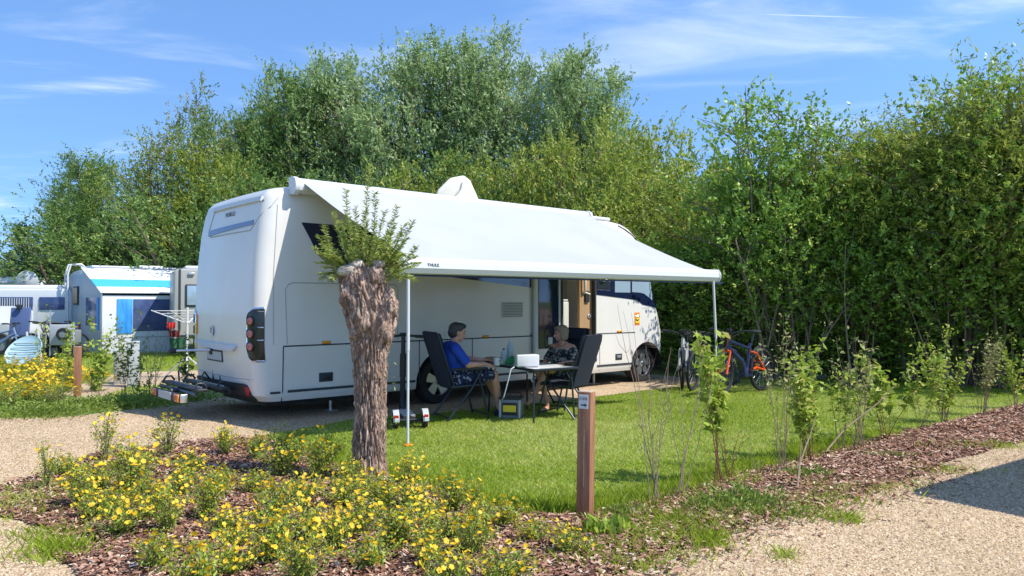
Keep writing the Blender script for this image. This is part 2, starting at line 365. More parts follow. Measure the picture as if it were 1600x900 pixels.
gravB = P_([(-500, 790), (20, 806), (90, 840), (110, 905), (150, 1000), (200, 1300), (-900, 1300)])
gravC = P_([(960, 880), (1090, 826), (1235, 785), (1365, 750), (1465, 722), (1600, 680), (1850, 622), (2300, 560)]) + [(30, 20), (30, -20), (-10, -20), (-2, 2)]
lawn = P_([(415, 681), (550, 657), (740, 641), (930, 621), (1045, 606), (1060, 600), (1190, 592), (1320, 590), (1600, 598), (1760, 590)]) + bed_in[::-1]
gravD = P_([(60, 618), (185, 583), (330, 578), (380, 596), (200, 606), (110, 640)])
sheet('lawn', jag(lawn, .05, 3), .004, M['lawn'])
sheet('gravel_pitch', jag(gravA, .06, 1), .008, M['gravel'])
sheet('gravel_path', jag(gravB, .08, 2), .008, M['gravel'])
sheet('gravel_road', jag(gravC, .09, 4), .008, M['gravel'])
sheet('sandy_path', jag(gravD, .1, 5, .4), .008, M['gravel'])
bed = jag(bed_in+bed_out, .06, 6)
sheet('bark_bed', bed, .012, M['mulch'])
# grass blades
def blades(name, P, h, w, lean, mt, seed, dry=.25, z0=0.0, hj=.5, curl=.4):
    n = len(P); th = rng.random(n)*6.283; hh = (h*(1-hj+2*hj*rng.random(n)))[:, None]; b = np.c_[P, np.full(n, z0)]
    s = np.c_[np.cos(th), np.sin(th), np.zeros(n)]*w/2; ph = rng.random(n)*6.283
    ln = np.c_[np.cos(ph), np.sin(ph), np.zeros(n)]*hh*lean*rng.random((n, 1))
    up = np.array([0, 0, 1.])
    m = b + up*hh*.55 + ln*curl; t = b + up*hh + ln
    V = np.stack([b-s, b+s, m+s*.75, t], 1); V[:, 3] = t
    V2 = np.stack([b-s, b+s, m+s*.8, m-s*.8], 1)
    nz = fbm(P, 1.1, seed); rnd = np.clip(.08+.55*rng.random(n) + (nz-.5)*.35, 0, .82); d = rng.random(n) < dry*np.clip(nz*1.6-.45, .05, 1); rnd[d] = .85+.15*rng.random(d.sum())
    V = np.concatenate([V, ]); return tag(link(name, quads_mesh(name, V, rnd), mt), kind='stuff')
Pl = scatter(lawn, 9000, 1.35); Pl = Pl[Pl[:, 1] < 15]
o = blades('lawn_grass', Pl, np.where(True, .026, .026), .007, 1.5, M['blade'], 3, .7)
tag(o, 'short mown green lawn grass with a few dry patches', 'grass')
# longer unmown fringe along the bed
def along(poly, n, w, i0=0, i1=None):
    pts = np.array(poly[i0:i1]); seg = np.linalg.norm(np.diff(pts, axis=0), axis=1); cum = np.r_[0, seg.cumsum()]
    t = rng.random(n)*cum[-1]; k = np.clip(np.searchsorted(cum, t)-1, 0, len(seg)-1); f = (t-cum[k])/seg[k]
    return pts[k]*(1-f)[:, None] + pts[k+1]*f[:, None] + rng.normal(size=(n, 2))*w
Pf = along(bed_in, 15000, .10, 2, 13); Pf[:, 1] += .13; hf = .045+.045*fbm(Pf, 2.0, 5)
tag(blades('edge_grass', Pf, hf, .006, .8, M['blade'], 5, .2), 'longer fringe of grass where the lawn meets the bark bed', 'grass')
vg = []
for (px, py, sx, sy, n) in [(95, 838, .16, .06, 700), (30, 800, .3, .08, 700), (60, 765, .2, .06, 350), (105, 865, .08, .05, 300), (20, 785, .25, .06, 400), (960, 875, .18, .08, 900), (1010, 850, .2, .1, 1200), (1080, 815, .22, .1, 1300), (1180, 795, .3, .08, 1500), (1110, 850, .06, .04, 350), (1225, 872, .04, .03, 120), (1320, 815, .07, .03, 220), (1250, 780, .25, .07, 900), (1340, 762, .25, .06, 900), (1440, 735, .25, .06, 700), (990, 815, .15, .06, 700), (1040, 800, .1, .05, 400), (1540, 700, .3, .05, 500), (1150, 755, .15, .05, 400), (90, 860, .12, .06, 500), (180, 760, .12, .06, 300), (1290, 760, .18, .05, 400)]:
    g = np.array(G(px, py)); vg.append(g + rng.normal(size=(n, 2))*np.array([sx, sy*2.0]))
vg = np.concatenate(vg)
tag(blades('verge_grass', vg, .03+.045*fbm(vg, 4, 8), .006, 1.1, M['blade'], 8, .5), 'scruffy tufts of grass and weeds along the edge of the gravel', 'grass')
# rough grass behind, on the left
bk = P_([(-250, 652), (100, 648), (240, 634), (300, 626), (320, 552), (-300, 552)])
Pb = scatter(bk, 420, None); Pb = Pb[~inpoly(Pb, gravD)]
tag(blades('rough_grass', Pb, .06, .014, 1.1, M['blade'], 9, .3), 'rough grass between the left hand plots', 'grass')
# bark chips
def chips(name, poly, dens, mt, extra=None):
    P = scatter(poly, dens, 1.1)
    if extra is not None: P = np.concatenate([P, extra])
    n = len(P); z = .012+.022*rng.random(n)**2+.015*fbm(P, 3, 2); cen = np.c_[P, z]
    th = rng.random(n)*6.283; t = unit(np.c_[np.cos(th), np.sin(th), rng.normal(size=n)*.28]); nr = unit(np.c_[rng.normal(size=(n, 2))*.35, np.ones(n)]); s = unit(np.cross(t, nr))
    ln = (.018+.042*rng.random(n)**1.7)[:, None]; w = ln*(.22+.25*rng.random((n, 1)))
    V = np.stack([cen-t*ln/2-s*w*.4, cen-t*ln/2+s*w/2, cen+t*ln/2+s*w*.4, cen+t*ln/2-s*w/2], 1)
    return tag(link(name, quads_mesh(name, V, rng.random(n)**1.15), mt), kind='stuff')
ex = along(bed_out, 2600, .16, 2, 9)
tag(chips('bark_chips', bed, 5200, M['chip'], ex), 'loose reddish brown bark chips covering the planting bed', 'bark chips')
# pebbles
def pebbles(name, polys, dens):
    P = np.concatenate([scatter(p, dens, 1.5) for p in polys]); P = P[(P[:, 1] < 11) & (P[:, 1] > 3.6) & (np.abs(P[:, 0]) < P[:, 1]*.78)]; k = ~inpoly(P, bed); P = P[k]
    n = len(P); r = (.0045+.006*rng.random(n)**2)[:, None, None]
    base = np.array([[1, 0, 0], [0, 1, 0], [-1, 0, 0], [0, -1, 0], [0, 0, .75]], float)
    th = rng.random(n)*6.283; c, s_ = np.cos(th), np.sin(th)
    B = np.repeat(base[None], n, 0); sc = .7+.6*rng.random((n, 1, 3)); B = B*sc
    X = B[:, :, 0]*c[:, None]-B[:, :, 1]*s_[:, None]; Y = B[:, :, 0]*s_[:, None]+B[:, :, 1]*c[:, None]
    W = np.stack([X, Y, B[:, :, 2]], 2)*r + np.c_[P, np.full(n, .0085)][:, None, :]
    me = bpy.data.meshes.new(name); me.vertices.add(n*5); me.vertices.foreach_set('co', W.reshape(-1).astype(np.float32))
    tri = np.array([[0, 1, 4], [1, 2, 4], [2, 3, 4], [3, 0, 4]]); F = (np.arange(n)[:, None, None]*5+tri[None]).reshape(-1)
    me.loops.add(len(F)); me.loops.foreach_set('vertex_index', F.astype(np.int32)); me.polygons.add(n*4); me.polygons.foreach_set('loop_start', np.arange(0, n*12, 3, dtype=np.int32)); me.update(calc_edges=True)
    at = me.attributes.new('rnd', 'FLOAT', 'FACE'); at.data.foreach_set('value', np.repeat(rng.random(n), 4).astype(np.float32))
    return tag(link(name, me, M['stone'], smooth=False), 'small pinkish beige pebbles loose on the gravel', 'pebbles', kind='stuff')
pebbles('loose_gravel', [gravA, gravB, gravC], 7000)
# dry leaves and dark bits on the road
Pd = np.concatenate([scatter(gravC, 12), along(bed_out, 500, .3, 1, 9)]); Pd = Pd[Pd[:, 1] < 12]
n = len(Pd); o = leaves('dry_leaf_litter', np.c_[Pd, np.full(n, .018)], np.c_[rng.normal(size=(n, 2)), np.zeros(n)], .03, .45, M['chip'], None, rng.random(n)*.35, flat=4)
tag(o, 'dark dry leaf litter scattered over the gravel edge', 'leaf litter', kind='stuff')

# ---------------------------------------------------------------- trees
def branchy(seed, H, Rr, nst, h0, nb, lpb, lsize, wr, lmat, name, label, cat, group=None, tops=None, spread=.3, droop=0., sig=.22, up=.8, trunk_r=.09, barkm=None, dense_low=0, loc=(0, 0), rz=0, parts=True, narrow=.5):
    """multi-stemmed tree or tall shrub: stems fan out, feathery branchlets carry leaves"""
    r = random.Random(seed); g = np.random.default_rng(seed)
    T = thing(name, label, cat, (loc[0], loc[1], 0), rz, group); wood = MB(); C, Tn, cv = [], [], []
    for s in range(nst):
        a = 2*math.pi*(s+r.random()*.8)/nst; rad = Rr*spread*(.25+.9*r.random()); hs = H*(1 if s == 0 else .72+.28*r.random())
        if s == 0: rad *= .2
        bx, by = .12*math.cos(a)*nst**.5*.3, .12*math.sin(a)*nst**.5*.3
        pts = []; k = 9; wob = r.random()*6
        for i in range(k+1):
            f = i/k; q = f**.75
            pts.append(Vector((bx+rad*q*math.cos(a)+.12*math.sin(wob+4*f)*f, by+rad*q*math.sin(a)+.12*math.cos(wob+3*f)*f, hs*f)))
        wood.tube(pts, [trunk_r*(1-.9*(i/k))*(hs/H)+.006 for i in range(k+1)], 6)
        n2 = int(nb*(hs/H))
        for b in range(n2):
            f = h0+(1-h0)*((b+r.random())/n2); f = min(f, .995); i = min(int(f*k), k-1); p = pts[i].lerp(pts[i+1], f*k-i)
            env = Rr*(math.sin(math.pi*min(1, (f-h0*.6)/(1.0-h0*.6))**.85)**.7*.9+.10)*(1-narrow*f)
            env *= (.55+.6*r.random()); a2 = r.random()*6.283
            dz = env*(.35+.8*r.random())*up - droop*env
            e = p+Vector((env*math.cos(a2), env*math.sin(a2), dz)); m = p.lerp(e, .5)+Vector((0, 0, env*.08))
            if b % 2 == 0: wood.tube([p, m, e], [.022*H/10+.004, .012*H/10+.003, .003], 4, cap=False)
            n = int(lpb*(.6+.8*r.random())); kt = 11; nt = max(2, n//kt); tt = g.random(nt)**.75      # leafy twigs, kt leaves on each
            P = np.outer((1-tt)**2, p)+np.outer(2*tt*(1-tt), m)+np.outer(tt**2, e)
            d = np.array((e-p).normalized()); sg = sig*(.45+.7*tt)[:, None]*env**.3
            P = P+np.clip(g.normal(size=(nt, 3)), -1.6, 1.6)*sg*np.array([1, 1, 1.25])
            td = unit(d*.7+g.normal(size=(nt, 3))*.55+np.array([0, 0, .45-droop])); tl = lsize*(2.2+2.4*g.random((nt, 1)))
            u = np.tile((np.arange(kt)+.5)/kt, nt)[:, None]; Pq = np.repeat(P, kt, 0)+np.repeat(td*tl, kt, 0)*u+g.normal(size=(nt*kt, 3))*lsize*.28
            C.append(Pq); Tn.append(np.repeat(td, kt, 0)*.75+g.normal(size=(nt*kt, 3))*.5); cv.append(np.repeat(g.normal(size=nt)*.13+r.gauss(0, .12), kt))
    C, Tn, cv = np.concatenate(C), np.concatenate(Tn), np.concatenate(cv); C[:, 2] = np.maximum(C[:, 2], .12)
    wood.build('trunk', barkm or M['stem'], T, smooth=True, fix=False)
    leaves('crown', C, Tn, lsize, wr, lmat, T, np.clip(g.random(len(C))*.6+.18+cv, 0, 1), flat=.7)
    return T
def at(px, Y): return ((px-800)/1170*Y, Y)
def put(src, px, Y, sc, rz, label, group=None, zs=1, name=None, lmat=None):
    c = copy_tree(src); x, y = at(px, Y); c.location = (x, y, 0); c.rotation_euler = (0, 0, rz); c.scale = (sc, sc, sc*zs); c['label'] = label
    if group: c['group'] = group
    if lmat:
        for ch in c.children:
            if ch.name.startswith('crown'):
                ch.data = ch.data.copy(); ch.data.materials[0] = lmat
    return c
def Hof(y, Y): return (474-y)/1170*Y+1.5
GW = 'tall willows behind the pitches'
tA = branchy(11, 11, 2.9, 7, .10, 50, 185, .125, .42, M['lf_willow'], 'willow_tree', 'tallest silvery willow, rising straight above the motorhome roof dish', 'tree', GW, sig=.27, loc=at(775, 29), spread=.58, narrow=.45)
tA.scale = (1, 1, Hof(40, 29)/11.4)
tB = branchy(23, 9, 3.2, 6, .08, 48, 185, .125, .42, M['lf_willow'], 'willow_tree', 'broad silvery willow left of the tallest one', 'tree', GW, sig=.29, loc=at(610, 30), spread=.55, narrow=.42)
tB.scale = (1.1, 1.1, Hof(72, 30)/9.4)
tC = branchy(37, 9, 2.6, 6, .18, 28, 95, .13, .36, M['lf_loose'], 'willow_tree', 'sparse olive brown tree with sky showing through its top, second from left', 'tree', GW, sig=.30, loc=at(290, 30), spread=.6)
tC.scale = (1, 1, Hof(130, 30)/9.3)
for src, px, Y, top, h, sx, rz, lab, lm in [
    (tA, 915, 28.5, 80, 11.4, .95, 2.1, 'willow at the right end of the tall group, its top against open sky', None),
    (tB, 865, 31, 88, 9.4, .8, 4.0, 'willow between the tallest one and the right end of the group', None),
    (tA, 690, 31, 58, 11.4, 1.0, 3.3, 'willow just left of the tallest one and standing behind it', None),
    (tA, 545, 31, 85, 11.4, .95, 1.2, 'willow above the rear third of the motorhome roof, top slightly pointed', None),
    (tB, 475, 30, 118, 9.4, .9, 5.2, 'dark green willow above the rear window of the motorhome', M['lf_dark']),
    (tA, 420, 31.5, 108, 11.4, .8, 4.4, 'slim willow with a single plume above the left rear corner of the motorhome', None),
    (tB, 375, 30, 168, 9.4, .85, .6, 'mid height willow right of the sparse olive brown tree', M['lf_dark']),
    (tB, 155, 32, 240, 9.4, .85, 2.6, 'rounded dark willow above the striped awning tent, leftmost of the tall ones', M['lf_dark']),
    (tA, 105, 34, 262, 11.4, .65, 5.0, 'narrow tree above the white caravan roofs at far left', M['lf_dark']),
    (tC, 235, 30, 215, 9.3, .95, 3.9, 'yellowish tree right above the blue striped awning tent', M['lf_yel']),
    (tB, 330, 28, 228, 9.4, .75, 1.9, 'yellow green tree touching the left roof edge of the motorhome', M['lf_yel']),
    (tB, 965, 27, 205, 9.4, .72, 1.1, 'lower willow leaning right of the tall group above the cab', None)]:
    c = put(src, px, Y, sx, rz, lab, GW, lmat=lm); c.scale[2] = Hof(top, Y)/h
# lower bushes in front of and between the trees
GB = 'bushes along the foot of the willows'
bA = branchy(41, 4.2, 2.3, 9, .0, 24, 115, .105, .40, M['lf_yel'], 'bush', 'yellow green bush seen above the awning right of the roof dish', 'bush', GB, sig=.24, loc=at(890, 24), spread=.75, narrow=.25)
bB = branchy(43, 4.2, 2.4, 9, .0, 26, 115, .105, .48, M['lf_dark'], 'bush', 'dark bush between the willow feet left of the roof dish', 'bush', GB, sig=.26, loc=at(610, 25), spread=.8, narrow=.25)
bA.scale = (1.1, 1.1, 1.42); bB.scale = (1.2, 1.2, 1.3)
for src, px, Y, sx, sz, rz, lab in [
    (bA, 965, 23, 1.1, 1.5, 2, 'yellow green bush above the sloping front edge of the roof'), (bA, 700, 25, 1.1, 1.35, 3, 'yellow green bush just behind the roof dish'),
    (bA, 1035, 20, 1.0, 1.12, 1, 'feathery bush right of the cab front'), (bA, 1085, 18, 1.0, 1.0, 4, 'pale bush left of the high right hand thicket'),
    (bB, 790, 26, 1.2, 1.4, 1, 'dark bush above the middle of the awning right of the roof dish'), (bB, 500, 26, 1.2, 1.25, 5, 'dark bush above the rear third of the awning'),
    (bB, 400, 27, 1.2, 1.3, 2, 'dark bush above the rear roof corner'), (bB, 310, 28, 1.3, 1.2, 3.4, 'dark bush left of the motorhome rear roof edge'),
    (bB, 220, 30, 1.4, 1.1, .5, 'dark bush right behind the blue striped awning tent'), (bB, 130, 31, 1.4, 1.0, 1.6, 'dark bush above the ladder of the caravan'),
    (bB, 60, 34, 1.3, .75, 2.6, 'low dark bush above the white caravan roofs'), (bB, 0, 36, 1.3, .70, 4.6, 'low dark bush at the left edge of the view'),
    (bB, 990, 26, 1.2, 1.35, 4, 'dark bush seen over the cab roof'), (bB, 1060, 21.5, 1.2, 1.2, 2.2, 'dark bush behind the feathery bush right of the cab'), (bA, -60, 38, 1.3, .9, .3, 'yellow green bush beyond the left edge')]:
    c = copy_tree(src); x, y = at(px, Y); c.location = (x, y, 0); c.rotation_euler = (0, 0, rz); c.scale = (sx, sx, sz); c['label'] = lab
# right hand thicket: dark shrubs at the back, taller yellow green ones in front whose crowns overhang
GH = 'tall shrubs of the right hand thicket'
hA = branchy(51, 5.2, 1.45, 8, .02, 30, 92, .082, .60, M['lf_hedge'], 'hedge_shrub', 'dark leafy shrub directly behind the orange bicycle', 'shrub', GH, sig=.24, loc=at(1165, 15.6), spread=.6, narrow=.2, trunk_r=.03)
hA.scale = (1, 1, .80)
hB = branchy(53, 5.6, 1.7, 9, .42, 30, 105, .095, .27, M['lf_yel'], 'hedge_shrub', 'tall yellow green willow shrub in the middle of the thicket', 'shrub', GH, sig=.30, loc=at(1395, 14.9), spread=.75, narrow=.0, trunk_r=.028)
hC = branchy(57, 5.2, 1.5, 6, .36, 24, 72, .088, .54, M['lf_hedge'], 'hedge_shrub', 'open shrub with loose top sprays, first high one right of the awning', 'shrub', GH, sig=.24, loc=at(1200, 14.9), spread=.85, narrow=-.1, trunk_r=.028)
hC.scale = (1, 1, 1.05); hB.scale = (1, 1, .90)
for src, px, Y, sx, sz, rz, lab in [
    (hA, 1085, 16.2, .9, .52, 1, 'low dark shrub just right of the awning pole'), (hA, 1235, 15.3, 1, .74, 2, 'dark shrub right of the bicycles'),
    (hA, 1305, 15.0, 1.05, .70, 3.3, 'dark shrub behind the first leafy saplings'), (hA, 1375, 14.8, 1.05, .76, 4.5, 'dark shrub behind the pair of pale saplings'),
    (hA, 1445, 14.3, 1.05, .80, 5.3, 'dark shrub behind the bright leaved sapling'), (hA, 1520, 13.8, 1.1, .80, .7, 'dark shrub behind the last big leafy sapling'),
    (hA, 1600, 13.3, 1.1, .88, 1.5, 'dark shrub cut by the right edge of the view'), (hA, 1020, 17.2, 1, .56, 3, 'low dark shrub hidden behind the cab'),
    (hC, 1262, 15.2, .95, .98, 2.5, 'open shrub with a ragged top, second high one right of the awning'),
    (hB, 1320, 15.0, .9, .72, 1.4, 'yellow green shrub in the dip of the thicket top'), (hB, 1350, 15.9, 1, .85, 2.2, 'yellow green shrub left of the middle of the thicket top'),
    (hB, 1450, 14.3, .95, .88, 3.6, 'yellow green shrub right of the middle of the thicket top'), (hB, 1515, 13.7, 1, .83, 5.1, 'yellow green shrub near the right end of the thicket top'),
    (hC, 1560, 13.2, 1, 1.03, .3, 'tall shrub with loose sprays near the right edge'), (hB, 1625, 13.0, 1, 1.0, 4.1, 'highest yellow green shrub at the right edge'),
    (hC, 1425, 14.0, .8, .66, 4.9, 'loose darker shrub hanging out below the middle of the thicket top'), (hC, 1245, 14.3, .7, .62, 1.9, 'small open shrub hanging over the bicycles'), (hA, 1130, 18.2, 1.0, .62, 2.9, 'dark shrub filling the gap left of the high thicket'),
    (hB, 1112, 17.8, .8, .64, 2.0, 'feathery shrub left of the high thicket'), (hA, 1690, 12.9, 1.1, .92, 2.5, 'dark shrub beyond the right edge'), (hC, 1500, 13.4, .7, .72, 2.2, 'overhanging shrub above the big leafy sapling'), (hC, 1340, 14.3, .7, .60, 3.4, 'overhanging shrub above the pale twiggy saplings')]:
    c = copy_tree(src); x, y = at(px, Y); c.location = (x, y, 0); c.rotation_euler = (0, 0, rz); c.scale = (sx, sx, sz); c['label'] = lab
# bare leaning stems seen in the shade of the thicket
for i, (a, m_, b, r0, lab) in enumerate([((1205, 14.2, .05), (1180, 14.3, 1.3), (1150, 14.2, 2.7), .03, 'long pale branch leaning left behind the bicycles'),
    ((1270, 14.1, .05), (1262, 14.1, 1.0), (1240, 14.2, 2.2), .02, 'thin pale stem leaning left of the first leafy sapling'), ((1262, 14.0, .05), (1285, 13.9, 1.0), (1330, 13.9, 1.5), .025, 'pale stem arching right in the shade of the thicket'),
    ((1330, 13.6, .05), (1315, 13.6, 1.4), (1322, 13.6, 2.6), .018, 'upright pale stem in the middle of the thicket'), ((1462, 13.2, .05), (1440, 13.2, .9), (1412, 13.3, 1.7), .02, 'pale stem leaning left behind the bright leaved sapling'),
    ((1475, 13.2, .05), (1486, 13.2, 1.0), (1478, 13.2, 2.2), .018, 'upright pale stem behind the big leafy sapling'), ((1190, 14.2, .05), (1200, 14.1, .8), (1215, 14.1, 1.5), .018, 'short stem crossing behind the bicycles')]):
    T = thing('bare_branch', lab, 'branch', (*at(a[0], a[1]), 0), group='bare stems in the thicket'); o0 = Vector((*at(a[0], a[1]), 0)); b_ = MB()
    P3 = [Vector((*at(q[0], q[1]), q[2]))-o0 for q in (a, m_, b)]; cur = [P3[0]*(1-t)**2+P3[1]*2*t*(1-t)+P3[2]*t*t for t in (0, .2, .4, .6, .8, 1)]
    b_.tube(cur, [r0*(1-.12*j) for j in range(6)], 6)
    for j in (2, 3, 4): b_.tube([cur[j], cur[j]+Vector((.12*(-1)**j, 0, .35)), cur[j]+Vector((.2*(-1)**j, .05, .75))], [r0*.45, r0*.3, r0*.12], 5)
    b_.build('stem', M['twig'], T, smooth=True)
# blue-green conifer far left
T = thing('conifer', 'small dark conifer standing alone at the far left', 'tree', (*at(33, 30), 0)); b = MB(); b.tube([(0, 0, 0), (0, 0, 4.7)], [.08, .01], 6); b.build('trunk', M['stem'], T)
hh = []; 
for k in range(60):
    z = .8+3.9*(k/60); rr = (4.9-z)*.26+.1; a = k*2.4; hh.append(np.c_[np.outer(rng.random(70)**.7*rr, [math.cos(a), math.sin(a)]), np.full(70, z)]+rng.normal(size=(70, 3))*[.09, .09, .07])
hh = np.concatenate(hh); leaves('crown', hh, hh*[1, 1, 0]+[0, 0, .1]+rng.normal(size=hh.shape)*.2, .13, .35, M['lf_fir'], T)
# ---------------------------------------------------------------- the big motorhome
RV = thing('motorhome', 'large white motorhome with its white awning rolled out over the lawn', 'motorhome', (C0[0], C0[1], 0), ANG)
ZL = [.26, .34, .55, .95, 1.35, 1.7, 2.1, 2.5, 2.75, 2.88, 2.96, 3.0, 3.02]
UR = [-.12, -.2, -.24, -.27, -.27, -.26, -.235, -.19, -.14, -.10, -.03, .12, .35]
UF = [7.85, 7.98, 8.05, 8.06, 7.95, 7.82, 7.66, 7.48, 7.3, 7.12, 6.95, 6.75, 6.4]
IN = [.03, 0, 0, 0, 0, 0, 0, 0, 0, .012, .045, .10, .22]
WID = 2.3; RR, RF = .17, .45
def ip(z, A): return float(np.interp(z, ZL, A))
def ring(z, off=0):
    a, b, i = ip(z, UR)-off, ip(z, UF)+off, ip(z, IN)-off; pts = []
    y0, y1 = i, WID-i; w = y1-y0
    def arc(cx, cy, rx, ry, t0):
        for k in range(9):
            t = R(t0+90*k/8); pts.append((cx+rx*math.cos(t), cy+ry*math.sin(t), z))
    arc(a+RR, y0+RR, RR, RR, 180)
    for k in range(1, 16): pts.append((a+RR+(b-a-RR-RF)*k/16, y0, z))
    arc(b-RF, y0+RF, RF, RF, 270); 
    for k in range(1, 6): pts.append((b+.05*math.sin(math.pi*k/6), y0+RF+(w-2*RF)*k/6, z))
    arc(b-RF, y1-RF, RF, RF, 0)
    for k in range(1, 16): pts.append((b-RF-(b-a-RR-RF)*k/16, y1, z))
    arc(a+RR, y1-RR, RR, RR, 90)
    for k in range(1, 6): pts.append((a-.03*math.sin(math.pi*k/6), y1-RR-(w-2*RR)*k/6, z))
    return pts
zs = [.26, .30, .34, .45, .55, .7, .95, 1.15, 1.35, 1.5, 1.7, 1.9, 2.1, 2.3, 2.5, 2.65, 2.75, 2.82, 2.88, 2.92, 2.96, 2.985, 3.0, 3.012, 3.02]
b = MB(); n = 0
for z in zs: r_ = ring(z); n = len(r_); b.v += r_
for i in range(len(zs)-1):
    for j in range(n): b.f.append((i*n+j, i*n+(j+1) % n, (i+1)*n+(j+1) % n, (i+1)*n+j))
b.f.append(tuple(reversed(range(n)))); b.f.append(tuple((len(zs)-1)*n+j for j in range(n))); b.m = [0]*len(b.f)
body = b.build('body', M['white'], RV)
def cyl(u, z, r, y0, y1):
    c = MB(); c.lathe([(0, y0), (r, y0), (r, y1), (0, y1)], 'y', (u, 0, z), 40); return c.build('cutter', M['black'], RV)
def boxc(u0, u1, y0, y1, z0, z1):
    c = MB(); c.box(((u0+u1)/2, (y0+y1)/2, (z0+z1)/2), (u1-u0, y1-y0, z1-z0)); return c.build('cutter', M['black'], RV)
WH = [(2.58, .36), (7.35, .34)]
cut(body, [cyl(WH[0][0], .34, .46, -.2, .5), cyl(WH[1][0], .30, .47, -.2, .5), cyl(WH[0][0], .34, .46, 1.8, 2.5), cyl(WH[1][0], .30, .47, 1.8, 2.5), boxc(5.05, 5.92, -.2, .75, .46, 2.42)])
body.data.polygons.foreach_set('use_smooth', [True]*len(body.data.polygons)); body.data.set_sharp_from_angle(angle=R(32))
body.data.materials.clear(); body.data.materials.append(M['white']); body.data.polygons.foreach_set('material_index', [0]*len(body.data.polygons))
def SP(u, z, off=0):
    """point on the awning side, wrapping round the front corner"""
    b_ = ip(z, UF); i = ip(z, IN); a_ = ip(z, UR)
    if u > b_-RF:
        s = min((u-(b_-RF))/RF, .995); c = math.sqrt(1-s*s); return (b_-RF+(RF+off)*s, i+RF-(RF+off)*c, z)
    if u < a_+RR:
        s = min(((a_+RR)-u)/RR, .995); c = math.sqrt(1-s*s); return (a_+RR-(RR+off)*s, i+RR-(RR+off)*c, z)
    return (u, i-off, z)
def RP(w, z, off=0):
    """point on the rear face, wrapping round its corners"""
    a_ = ip(z, UR); i = ip(z, IN)
    if w < i+RR:
        s = min((i+RR-w)/RR, .995); return (a_+RR-(RR+off)*math.sqrt(1-s*s), i+RR-(RR+off)*s, z)
    if w > WID-i-RR:
        s = min((w-(WID-i-RR))/RR, .995); return (a_+RR-(RR+off)*math.sqrt(1-s*s), WID-i-RR+(RR+off)*s, z)
    return (a_-off-.03*math.sin(math.pi*(w-RR)/(WID-2*RR)), w, z)
def strip(name, fn, us, lo, hi, m, off=.006, nz=6, parent=RV, under=.02, smooth=True):
    """solid panel lying on the body between two curves lo(u) and hi(u)"""
    b = MB(); k = len(us); g = []
    for lay in (off, -under):
        for j in range(nz+1):
            for u in us:
                z = lo(u)+(hi(u)-lo(u))*j/nz; b.v.append(fn(u, z, lay))
    S = k*(nz+1); A = lambda j, i, l=0: l*S+j*k+i
    for j in range(nz):
        for i in range(k-1):
            b.f.append((A(j, i), A(j, i+1), A(j+1, i+1), A(j+1, i))); b.f.append((A(j+1, i, 1), A(j+1, i+1, 1), A(j, i+1, 1), A(j, i, 1)))
    for j in range(nz):
        b.f.append((A(j, 0), A(j+1, 0), A(j+1, 0, 1), A(j, 0, 1))); b.f.append((A(j+1, k-1), A(j, k-1), A(j, k-1, 1), A(j+1, k-1, 1)))
    for i in range(k-1):
        b.f.append((A(0, i+1), A(0, i), A(0, i, 1), A(0, i+1, 1))); b.f.append((A(nz, i), A(nz, i+1), A(nz, i+1, 1), A(nz, i, 1)))
    b.m = [0]*len(b.f)
    return b.build(name, m, parent, smooth=smooth, sharp=50)
lin = lambda a, b, n: [a+(b-a)*i/(n-1) for i in range(n)]
def cf(*p):
    xs, ys = [q[0] for q in p], [q[1] for q in p]; return lambda u: float(np.interp(u, xs, ys))
k_ = lambda v: (lambda u: v)
sl = MB()
def line(fn, pts, r=.005, mb=None):
    mb = mb or sl; out = []
    for (a, b_), (c, d) in zip(pts[:-1], pts[1:]):
        m_ = max(2, int(math.hypot(c-a, d-b_)/.12)); out += [fn(a+(c-a)*i/m_, b_+(d-b_)*i/m_, r*.3) for i in range(m_)]
    out.append(fn(*pts[-1], r*.3)); mb.tube(out, r, 4)
# belt line, lower line, hatches
line(SP, [(.11, .955), (4.4, .965)], .009); line(SP, [(5.95, .96), (7.0, .96)], .008)
line(SP, [(.10, .26), (.11, .955)], .008)
for u in (2.17, 3.14, 4.40): line(SP, [(u, .96), (u, .78 if u > 4 else (.33 if u < 3 else .52))], .008)
line(SP, [(4.34, .965), (4.40, 1.03), (4.40, .8)], .007)
for u in (6.02,): line(SP, [(u, .3), (u, .96)], .005)
sl.build('seam', M['seam'], RV)
gs = MB()
hp = [(.16, .98), (.13, 1.68), (.17, 1.74), (.23, 1.765), (1.75, 1.765), (1.8, 1.72), (1.8, .98)]; line(SP, hp, .006, gs)
line(SP, [(-.02, .98), (-.03, 1.8), (.02, 2.75)], .005, gs)
line(RP, [(.1, .545), (.6, .53), (1.3, .53), (2.1, .545)], .005, gs)
line(RP, [(1.72, 2.88), (1.82, 2.50), (1.70, 2.43), (.30, 2.43), (.18, 2.52), (.02, 2.72), (.0, 2.95)], .007, gs)
gs.build('panel_seam', M['greyseam'], RV)
for nm, u0, u1, z0, z1 in (('skirt_trim', .17, 2.1, .365, .385), ('skirt_trim', 5.95, 6.93, .37, .39), ('skirt_trim', 3.05, 5.0, .36, .38)):
    strip(nm, SP, lin(u0, u1, 8), k_(z0), k_(z1+.012), M['seam'], .01, 1)
b = MB(); line(SP, [(-.06, .375), (.07, .375)], .014, b); b.build('grip', M['seam'], RV)
def flat(name, u0, u1, z0, z1, m, t=.012, bev=.02, parent=RV):
    b = MB(); b.box(((u0+u1)/2, -t/2+.004, (z0+z1)/2), (u1-u0, t+.008, z1-z0), bev=min(bev, (t+.008)*.45)); return b.build(name, m, parent, smooth=True)
h = flat('service_hatch', .60, .80, .47, .59, M['seam']); flat('hatch_handle', .63, .77, .50, .56, M['black'], .022, parent=h)
